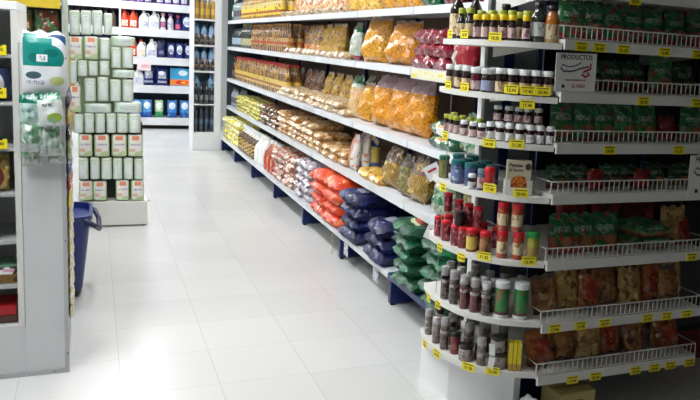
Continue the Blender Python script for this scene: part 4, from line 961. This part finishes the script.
def packm(name, w, h, d, M):
    def mk():
        r = MB().loft(0, 0, [(w*.40, d*.30, 0), (w*.49, d*.47, h*.03), (w*.5, d*.5, h*.12), (w*.49, d*.5, h*.5), (w*.5, d*.5, h*.88), (w*.47, d*.46, h*.97), (w*.36, d*.26, h)], .35 if M.name[:6] == 'orange' else .49, 6).obj(name, M, smooth=True)
        return r
    return mk
def pack(x0, x1, y0, y1, kind, dy=0, zfix=None, note=''):
    Y = PYF+dy; xa, za = at_y(x0, (y0+y1)/2, Y); xb, _ = at_y(x1, (y0+y1)/2, Y); _, zt = at_y((x0+x1)/2, y0, Y); _, zb = at_y((x0+x1)/2, y1, Y)
    w = xb-xa-.002; h = zt-zb-.003; d = .11 if kind != 'l' else .12
    M = {'u': PKG, 'o': PKO, 'l': PKL}[kind]; w = round(w, 2) if w > .0 else w; h = round(h-.004, 2)
    nm = {'u': 'wipes_pack', 'o': 'diaper_pack', 'l': 'wipes_pack'}[kind]
    o = inst(('pk', kind, w, h), packm(nm, w, h, d, M), ((xa+xb)/2, Y+d/2, (zb if zfix is None else zfix)+.001), random.uniform(-.03, .03))
    return o, h
UD = {'u': 'upright pale green pack', 'o': 'pale pack with orange label', 'l': 'pale green pack lying flat'}
LAY = [  # bottom to top: name, list of packs, depth offset
 ('lowest row', 'o', [(79, 93), (93, 107), (115.5, 130), (130.5, 145)], 180.5, 201),
 ('second row up', 'u', [(78, 89), (89.5, 100.5), (101, 112), (112.5, 123), (123.5, 133.5), (134, 144.5)], 157.5, 180),
 ('third row up', 'o', [(77.5, 93), (93.5, 110), (111.5, 127), (127.5, 143.5)], 134, 157),
 ('fourth row up', 'u', [(73.5, 83.5), (84, 94.5), (95, 105.5), (106, 116.5), (117, 128), (128.5, 141)], 113.5, 133.5),
]
for nm, kd, xs, y0, y1 in LAY:
    for a, b_ in xs:
        o, h = pack(a, b_, y0, y1, kd); reg(o, UD[kd], 'pack', 'from left', f'{nm} of promotion stack', o.location.x)
UP = [  # (x0,x1,y0,y1,kind,where)
 ((84, 112, 102.5, 113), 'l', 'just above the fourth row of the stack'), ((114, 142, 102, 113), 'l', 'just above the fourth row of the stack'),
 ((69, 81, 85, 112.5), 'o', 'left of the lying packs in the stack'),
 ((84.5, 96, 77, 102), 'u', 'standing on the lying packs'), ((97, 109, 76, 102), 'u', 'standing on the lying packs'), ((110, 121.5, 78.5, 102), 'u', 'standing on the lying packs'), ((122, 134, 79, 102), 'u', 'standing on the lying packs'),
 ((112, 135.5, 69, 78), 'l', 'at right under two upright packs'),
 ((111, 121.5, 46.5, 68.5), 'u', 'on the single lying pack'), ((122, 133.5, 46.5, 68.5), 'u', 'on the single lying pack'),
 ((111, 136, 35.5, 46), 'l', 'at the top right of the stack'),
 ((69.5, 76.5, 60, 84.5), 'u', 'in the upper left row of the stack'), ((77, 87.5, 60, 76.5), 'u', 'in the upper left row of the stack'), ((88, 98, 60, 76), 'u', 'in the upper left row of the stack'), ((99, 110, 60, 75.5), 'u', 'in the upper left row of the stack'),
 ((68, 82.5, 35.5, 59.5), 'o', 'high at the left of the stack'), ((83.5, 98.5, 35.5, 59.5), 'o', 'high at the left of the stack'), ((99.5, 110, 36.5, 59.5), 'u', 'right of the high orange labels'),
 ((69, 80, 9.5, 35), 'u', 'in the topmost row of the stack'), ((80.5, 91.5, 9.5, 35), 'u', 'in the topmost row of the stack'), ((92, 103, 9.5, 35), 'u', 'in the topmost row of the stack'), ((104, 112.5, 12, 35), 'u', 'in the topmost row of the stack'),
]
for bx, kd, wh in UP:
    o, h = pack(*bx, kd, dy=.02); reg(o, UD[kd], 'pack', 'from left', wh, o.location.x)

# ------------------------------------------------------------------ blue rolling basket
bk = empty('rolling_basket', (-.165, 4.78, 0)); tag(bk, 'dark blue plastic rolling shopping basket beside the left display', 'shopping basket')
BLUE = mat('blue_basket_plastic', '04226e', .4, coat=0)
mb = MB().loft(0, 0, [(.115, .15, .045), (.125, .16, .06), (.165, .205, .45), (.172, .21, .49), (.158, .198, .49), (.15, .19, .44), (.11, .145, .07)], .25, 5)
mb.obj('basket_body', BLUE, bk, True)
MB().loft(0, 0, [(.178, .217, .485), (.182, .222, .495), (.182, .222, .52), (.164, .204, .522), (.160, .2, .486)], .25, 5).obj('rim', BLUE, bk, True)
for k in range(7):
    for z in (.2, .3): MB().box(-.06+k*.02, -.178-(z-.2)*.11, z, .007, .004, .05).obj('slot', mat('dark_slot', '0a1650', .5), bk)
MB().tube([(.14, -.2, .50), (.19, -.23, .47), (.215, -.15, .43), (.215, .12, .43), (.19, .2, .47), (.14, .2, .5)], .014, 8).obj('carry_handle', mat('navy_handle_plastic', '101a48', .35), bk, True)
MB().tube([(-.12, .2, .3), (-.12, .215, .5), (.06, .215, .5), (.06, .2, .3)], .011, 8).obj('pull_handle', mat('navy_handle_plastic', '101a48', .35), bk, True)
for sx in (-1, 1):
    for sy in (-1, 1):
        o = MB().lathe([(.022, -.011), (.026, -.008), (.026, .008), (.022, .011)], 14); o.v = [(p[2]+sx*.085, p[0]+sy*.11, p[1]+.0265) for p in o.v]; o.obj('wheel', RUB, bk, True)
        MB().span(sx*.085-.014, sx*.085+.014, sy*.11-.015, sy*.11+.015, .035, .058).obj('wheel_bracket', RUB, bk)
bk.location = (-.182, 4.80, 0); bk.scale = (.97, 1, .93)

# ------------------------------------------------------------------ left display unit
LY = 3.61
PNL = mat('pale_grey_enamel', 'd0d2d2', .4, [('noise', 1.5, .6, 'c9cccd', .2)]); FRM = mat('grey_frame_enamel', 'b0b2b3', .4)
ld = empty('display_unit', (-.5, 3.9, 0)); tag(ld, 'grey white display unit with open shelves at the left picture edge', 'display unit')
def ldp(mb, name, M, bevel=0):
    o = mb.obj(name, M, ld, bevel=bevel); o.matrix_parent_inverse = Matrix.Translation((.5, -3.9, 0)); return o
LX0 = -1.15
ldp(MB().span(LX0, -.272, LY+.002, 4.12, 0, .232), 'plinth', PNL)
ldp(MB().span(-.2735, -.108, LY, 4.12, .0, 1.44), 'side_cabinet', PNL, .002)
ldp(MB().span(-.2735, -.105, LY-.006, LY-.0005, 0.0, .022), 'base_trim', FRM); ldp(MB().span(LX0, -.2745, LY-.006, LY+.0015, 0.0, .022), 'base_trim', FRM)
ldp(MB().span(-.122, -.105, LY-.006, LY-.0005, .023, 1.44), 'corner_trim', FRM)
for (x, z) in ((-.165, .012), (-.112, .09), (-.112, .6)):
    o = MB().lathe([(.003, 0), (.003, .002)], 8); o.v = [(p[0]+x, LY-.0065-p[2], p[1]+z) for p in o.v]; ldp(o, 'screw', RUB)
ldp(MB().span(-.298, -.274, LY-.004, 4.12, .233, 1.565), 'post', ENDW); ldp(MB().span(LX0, LX0+.03, LY, 4.12, .233, 1.565), 'post', ENDW)
ldp(MB().span(LX0, -.274, LY-.004, 4.12, 1.566, 1.60), 'top_panel', WHITE, .002); ldp(MB().span(LX0+.03, -.3, 4.0, 4.02, .233, 1.565), 'back_panel', mat('mid_grey_panel', 'b4b6b8', .6))
LSZ = [.234, .405, .600, .805, 1.0, 1.190, 1.385]
for z in LSZ[1:]:
    ldp(MB().span(LX0+.03, -.299, LY+.03, 3.998, z-.014, z), 'shelf', FRM)
def lgood(o, z, x, dy=.08): o.location = (x, LY+.03+dy, z+.001)
RBL = mat('navy_red_round_print', '1c2a56', .25, [('ell', .45, .45, .42, .4, 'c9ccd6'), ('ell', .42, .42, .36, .34, '8a2430'), ('ell', .5, .4, .2, .16, 'd9b49a'), ('band', .85, 1.1, '1a1a20')], coat=.4)
o = bag_maker('snack_bag', .17, .155, .07, RBL, 9)(); lgood(o, LSZ[5], -.395, .05); tag(o, 'navy and red printed bag on the left unit, second shelf down', 'bag')
GLD = mat('gold_wrapped_print', '8a7430', .15, [('noise', 24, .52, 'b89c48'), ('ell', .5, .4, .34, .3, '6a2418'), ('noise', 34, .64, 'e0cf98')], bump=.8, coat=.7)
for k, x in enumerate((-.385, -.52, -.655)):
    o = inst('gold', bag_maker('bread_bag', .125, .155, .07, GLD, 10), (x, LY+.1, LSZ[3]+.001)); reg(o, 'gold wrapped bag with dark red picture', 'bag', 'from right', 'on the left display unit', -x)
o = MB().span(-.06, .06, -.03, .03, 0, .10).obj('tea_box', mat('deep_green_card', '1f5a30', .5, [('txt', .5, .5, .3, .2, '8ab07a')]), bevel=.003); lgood(o, LSZ[2], -.43); tag(o, 'small green box on the left unit, above the magazines', 'box')
for k in range(4):
    o = MB().span(-.10, .10, -.07, .07, 0, .008).obj('magazine', mat(['white_magazine', 'pink_magazine', 'dark_magazine', 'green_magazine'][k], ['d9dcd9', 'cf9aa8', '3a2c30', '6a9a7a'][k], .3, [('noise', 14, .6, 'eeeeee')]), bevel=.001); o.location = (-.41, LY+.12, LSZ[1]+.046+k*.009); o.rotation_euler = (0, 0, .1*k-.15)
    tag(o, ['white', 'pink', 'dark', 'green'][k]+' covered magazine in the small pile on the left unit', 'magazine', 'magazines on the left unit')
o = MB().span(-.11, .11, -.06, .06, 0, .044).obj('biscuit_pack', mat('brown_yellow_card', '9a7438', .4, [('noise', 20, .55, '5a4020')]), bevel=.004); o.location = (-.41, LY+.12, LSZ[1]+.001); tag(o, 'brown yellow biscuit pack beneath the magazines on the left unit', 'biscuit pack')
o = MB().span(-.12, .12, -.08, .08, 0, .045).obj('chocolate_box', mat('bright_red_card', 'a81420', .3, [('txt', .5, .5, .3, .2, '5a0a10', 'Y')]), bevel=.004); o.location = (-.43, LY+.13, LSZ[0]+.031); tag(o, 'bright red box at the bottom of the left display unit', 'box')
o = MB().span(-.13, .13, -.09, .09, 0, .03).obj('chocolate_box', mat('dark_brown_card', '4a2c22', .4, [('noise', 20, .6, '6a4a3a')]), bevel=.003); o.location = (-.435, LY+.13, LSZ[0]+.001); tag(o, 'dark brown box beneath the bright red box, left unit', 'box')
for (x, y, h) in ((2, 50, 'near the top of'), (2, 93, 'below the round printed bag on'), (3, 144, 'at mid height on')):
    X, Z = at_y(x, y, LY+.024)
    r = empty('price_tag', (X-.012, LY+.026, Z)); MB().box(0, 0, 0, .055, .0012, .042).obj('card', TAGM, r); text('9.90', .018, INK, r, (0, -.0009, 0)); MB().box(0, .0008, .018, .02, .004, .006).obj('clip', RUB, r)
    tag(r, f'yellow price tag {h} the left display unit', 'price tag', 'price tags on the left unit')
# packs hanging on the grey post
TEAL = mat('teal_diaper_film', 'e3e7ea', .35, [('ell', .78, .74, .34, .2, '2a4a7c'), ('ell', .66, .68, .34, .22, 'e3e7ea'), ('rect', .36, .66, .32, .22, '128a80'), ('ell', .62, .58, .32, .2, '128a80'), ('rect', .2, .88, .14, .06, '128a80'), ('ell', .3, .58, .14, .07, '0d6e6a'), ('ell', .66, .66, .16, .06, '0d6e6a'), ('rect', .46, .58, .12, .055, 'e6ebee'), ('txt', .46, .58, .07, .03, '4a5a60'), ('rect', .5, .42, .5, .04, 'e3e7ea'), ('ell', .27, .32, .17, .055, '45606a'), ('txt', .3, .21, .2, .03, '8a8fb0'), ('ell', .78, .24, .16, .07, 'c3cf8a')], bump=.15, bscale=16, coat=.1)
o = pillow(.165, .262, .07, 31, fat=.1, wob=.5).obj('diaper_pack', TEAL, smooth=True); X, Z = at_y(45, 96, LY-.045); o.location = (X, LY-.045, Z); tag(o, 'teal and white diaper pack hanging on the grey post at left', 'diaper pack')
WGT = mat('white_green_wipes_film', 'dfe6e2', .25, [('band', .78, 1.1, '0f6a50'), ('ell', .4, .6, .25, .12, 'e9efec'), ('txt', .42, .62, .22, .05, '2a5a60'), ('ell', .65, .25, .3, .14, '9fc04a'), ('noise', 18, .62, '8ab89a')], bump=.5, bscale=20, coat=.5)
o = pillow(.09, .135, .05, 33, fat=.1).obj('wipes_pack', WGT, smooth=True); X, Z = at_y(52, 126, LY-.10); o.location = (X, LY-.10, Z); o.rotation_euler = (0, -.08, 0); tag(o, 'white and green wipes pack hanging under the teal pack', 'wipes pack')
o = pillow(.085, .14, .045, 35, fat=.1).obj('wipes_pack', mat('teal_band_film', 'b9d2cc', .2, [('band', .7, 1.1, '14705c'), ('noise', 16, .58, '86b0a4'), ('txt', .4, .5, .3, .05, '3a6a70')], bump=.7, coat=.6), smooth=True); X, Z = at_y(31, 128, LY-.06); o.location = (X, LY-.06, Z); tag(o, 'teal banded wipes pack hanging lower left of the white one', 'wipes pack')
CLR = mat('clear_wrap_green_leaves', 'a9bdb0', .12, [('noise', 20, .54, '5c8a66'), ('noise', 26, .60, 'd3ded8'), ('noise', 34, .68, '2c4a3a'), ('band', 0, .3, 'aab3b0')], bump=1, bscale=24, coat=.8)
for k, (x, y, w, h, d) in enumerate(((33, 152, .085, .12, .05), (50, 156, .08, .12, .05), (31, 166, .07, .10, .04), (56, 163, .06, .085, .04))):
    o = pillow(w, h, d, 50+k, fat=.0, wob=1.6).obj('herb_packet', CLR, smooth=True); X, Z = at_y(x, y, LY-.03-.045*(k < 2)); o.location = (X, LY-.03-.045*(k < 2), Z)
    tag(o, ['clear packet of green herbs, upper left of the four on the grey post', 'clear packet of green herbs, upper right of the four on the grey post', 'clear packet of green herbs, lower left of the four on the grey post', 'clear packet of green herbs, lower right of the four on the grey post'][k], 'packet', 'herb packets on the grey post')
# small goods on the aisle side of the left unit
sd = [('1c2458', 'navy'), ('b89a3a', 'gold'), ('20283a', 'black'), ('7f9a50', 'lime'), ('4a5f9a', 'blue'), ('c24a38', 'red'), ('d8cf4a', 'yellow'), ('d8c48a', 'tan')]
z = 1.15
for k in range(14):
    zz = 1.20-k*.072
    cc, nm = sd[k % 8] if k < 8 else ('d8c48a', 'tan')
    if k >= 8: cc, nm = [('d8cf7a', 'pale yellow'), ('cdb27a', 'tan'), ('e0d3a4', 'cream')][k % 3]
    for j in range(3):
        o = inst(('side', nm), bag_maker('sweet_packet', .12, .068, .018, mat('sweet_film_'+nm.replace(' ', '_'), cc, .25, [('noise', 30, .58, 'e8e4da', .02)], bump=.5, coat=.4), 60+k), (-.0975, 3.70+j*.135, zz-.034), PI/2)
        reg(o, f'{nm} sweet packet', 'packet', 'from top', 'aisle side of left unit', (k, j))
# tall hanger board behind, and goods seen over the left unit
bd = empty('back_shelving', (-.75, 5.6, 0)); tag(bd, 'grey shelving with snack bags seen above the left display unit', 'shelving')
def bdp(mb, name, M):
    o = mb.obj(name, M, bd); o.matrix_parent_inverse = Matrix.Translation((.75, -5.6, 0)); return o
BXE = -.165
for z in (.15, .5, .85, 1.16, 1.455, 1.66): bdp(MB().span(-1.6, BXE, 5.3, 5.75, z-.02, z), 'shelf', ENDW)
bdp(MB().span(-1.6, BXE, 5.75, 5.77, 0, 1.95), 'back_panel', GREYP); bdp(MB().span(BXE, BXE+.012, 5.3, 5.77, 0, 1.72), 'side_panel', mat('pale_green_panel', 'a8b4aa', .5)); bdp(MB().span(-1.61, -1.6, 5.3, 5.77, 0, 1.95), 'side_panel', GREYP)
NB = mat('green_red_noodle_film', '3a6a3c', .2, [('noise', 20, .52, '7a3a30'), ('noise', 28, .62, 'c9c9a0'), ('noise', 14, .60, '1f5a34')], bump=.7, coat=.6)
for k in range(9):
    o = inst('nb', bag_maker('noodle_bag', .14, .15, .07, NB, 71), (-.25-k*.145, 5.38, 1.456)); reg(o, 'green and red noodle bag', 'bag', 'from right', 'above the left display unit', k)
X = -.24
for k in range(6):
    cc = ['e0d8b8', 'd8cfc8', '2a3244', '8a9a5a', '3a6a8a', 'b8c0c8'][k]
    o = pillow(.13, .17, .07, 80+k).obj('chips_bag', mat('chips_film_%d' % k, cc, .25, [('noise', 16, .56, ['b5362a', '6a7a8a', 'e0e4ea', 'd8cf8a', '1f3a5a', '5a6470'][k], .02)], bump=.6, coat=.5), smooth=True)
    o.location = (-.25-k*.14, 5.40, 1.661); tag(o, ['cream and red', 'pale grey', 'dark navy', 'olive', 'teal blue', 'light grey'][k]+' chips bag on the high shelf above the left unit', 'chips bag', 'chips bags on the high shelf')
yb = empty('header_board', (-.35, 5.25, 1.62)); MB().span(-.16, .18, -.004, .004, .0, .14).obj('board', mat('yellow_board', 'd9bf2a', .5, [('txt', .5, .6, .4, .2, '8a6a1a')]), yb); MB().span(-.01, .01, .004, .052, .024, .039).obj('bracket', CHROME, yb)
tag(yb, 'yellow header board fixed above the shelving at top left', 'sign')

finish_labels()
for o in list(bpy.data.objects):
    if o.type == 'MESH' and not o.data.materials: print('NO MATERIAL', o.name)
# ------------------------------------------------------------------ world and view
W = bpy.data.worlds.new('shop_air'); SC.world = W; W.use_nodes = True
W.node_tree.nodes['Background'].inputs[0].default_value = (.5, .55, .6, 1); W.node_tree.nodes['Background'].inputs[1].default_value = .1
SC.view_settings.view_transform = 'Standard'; SC.view_settings.look = 'None'; SC.view_settings.exposure = 1.0; SC.view_settings.gamma = 1
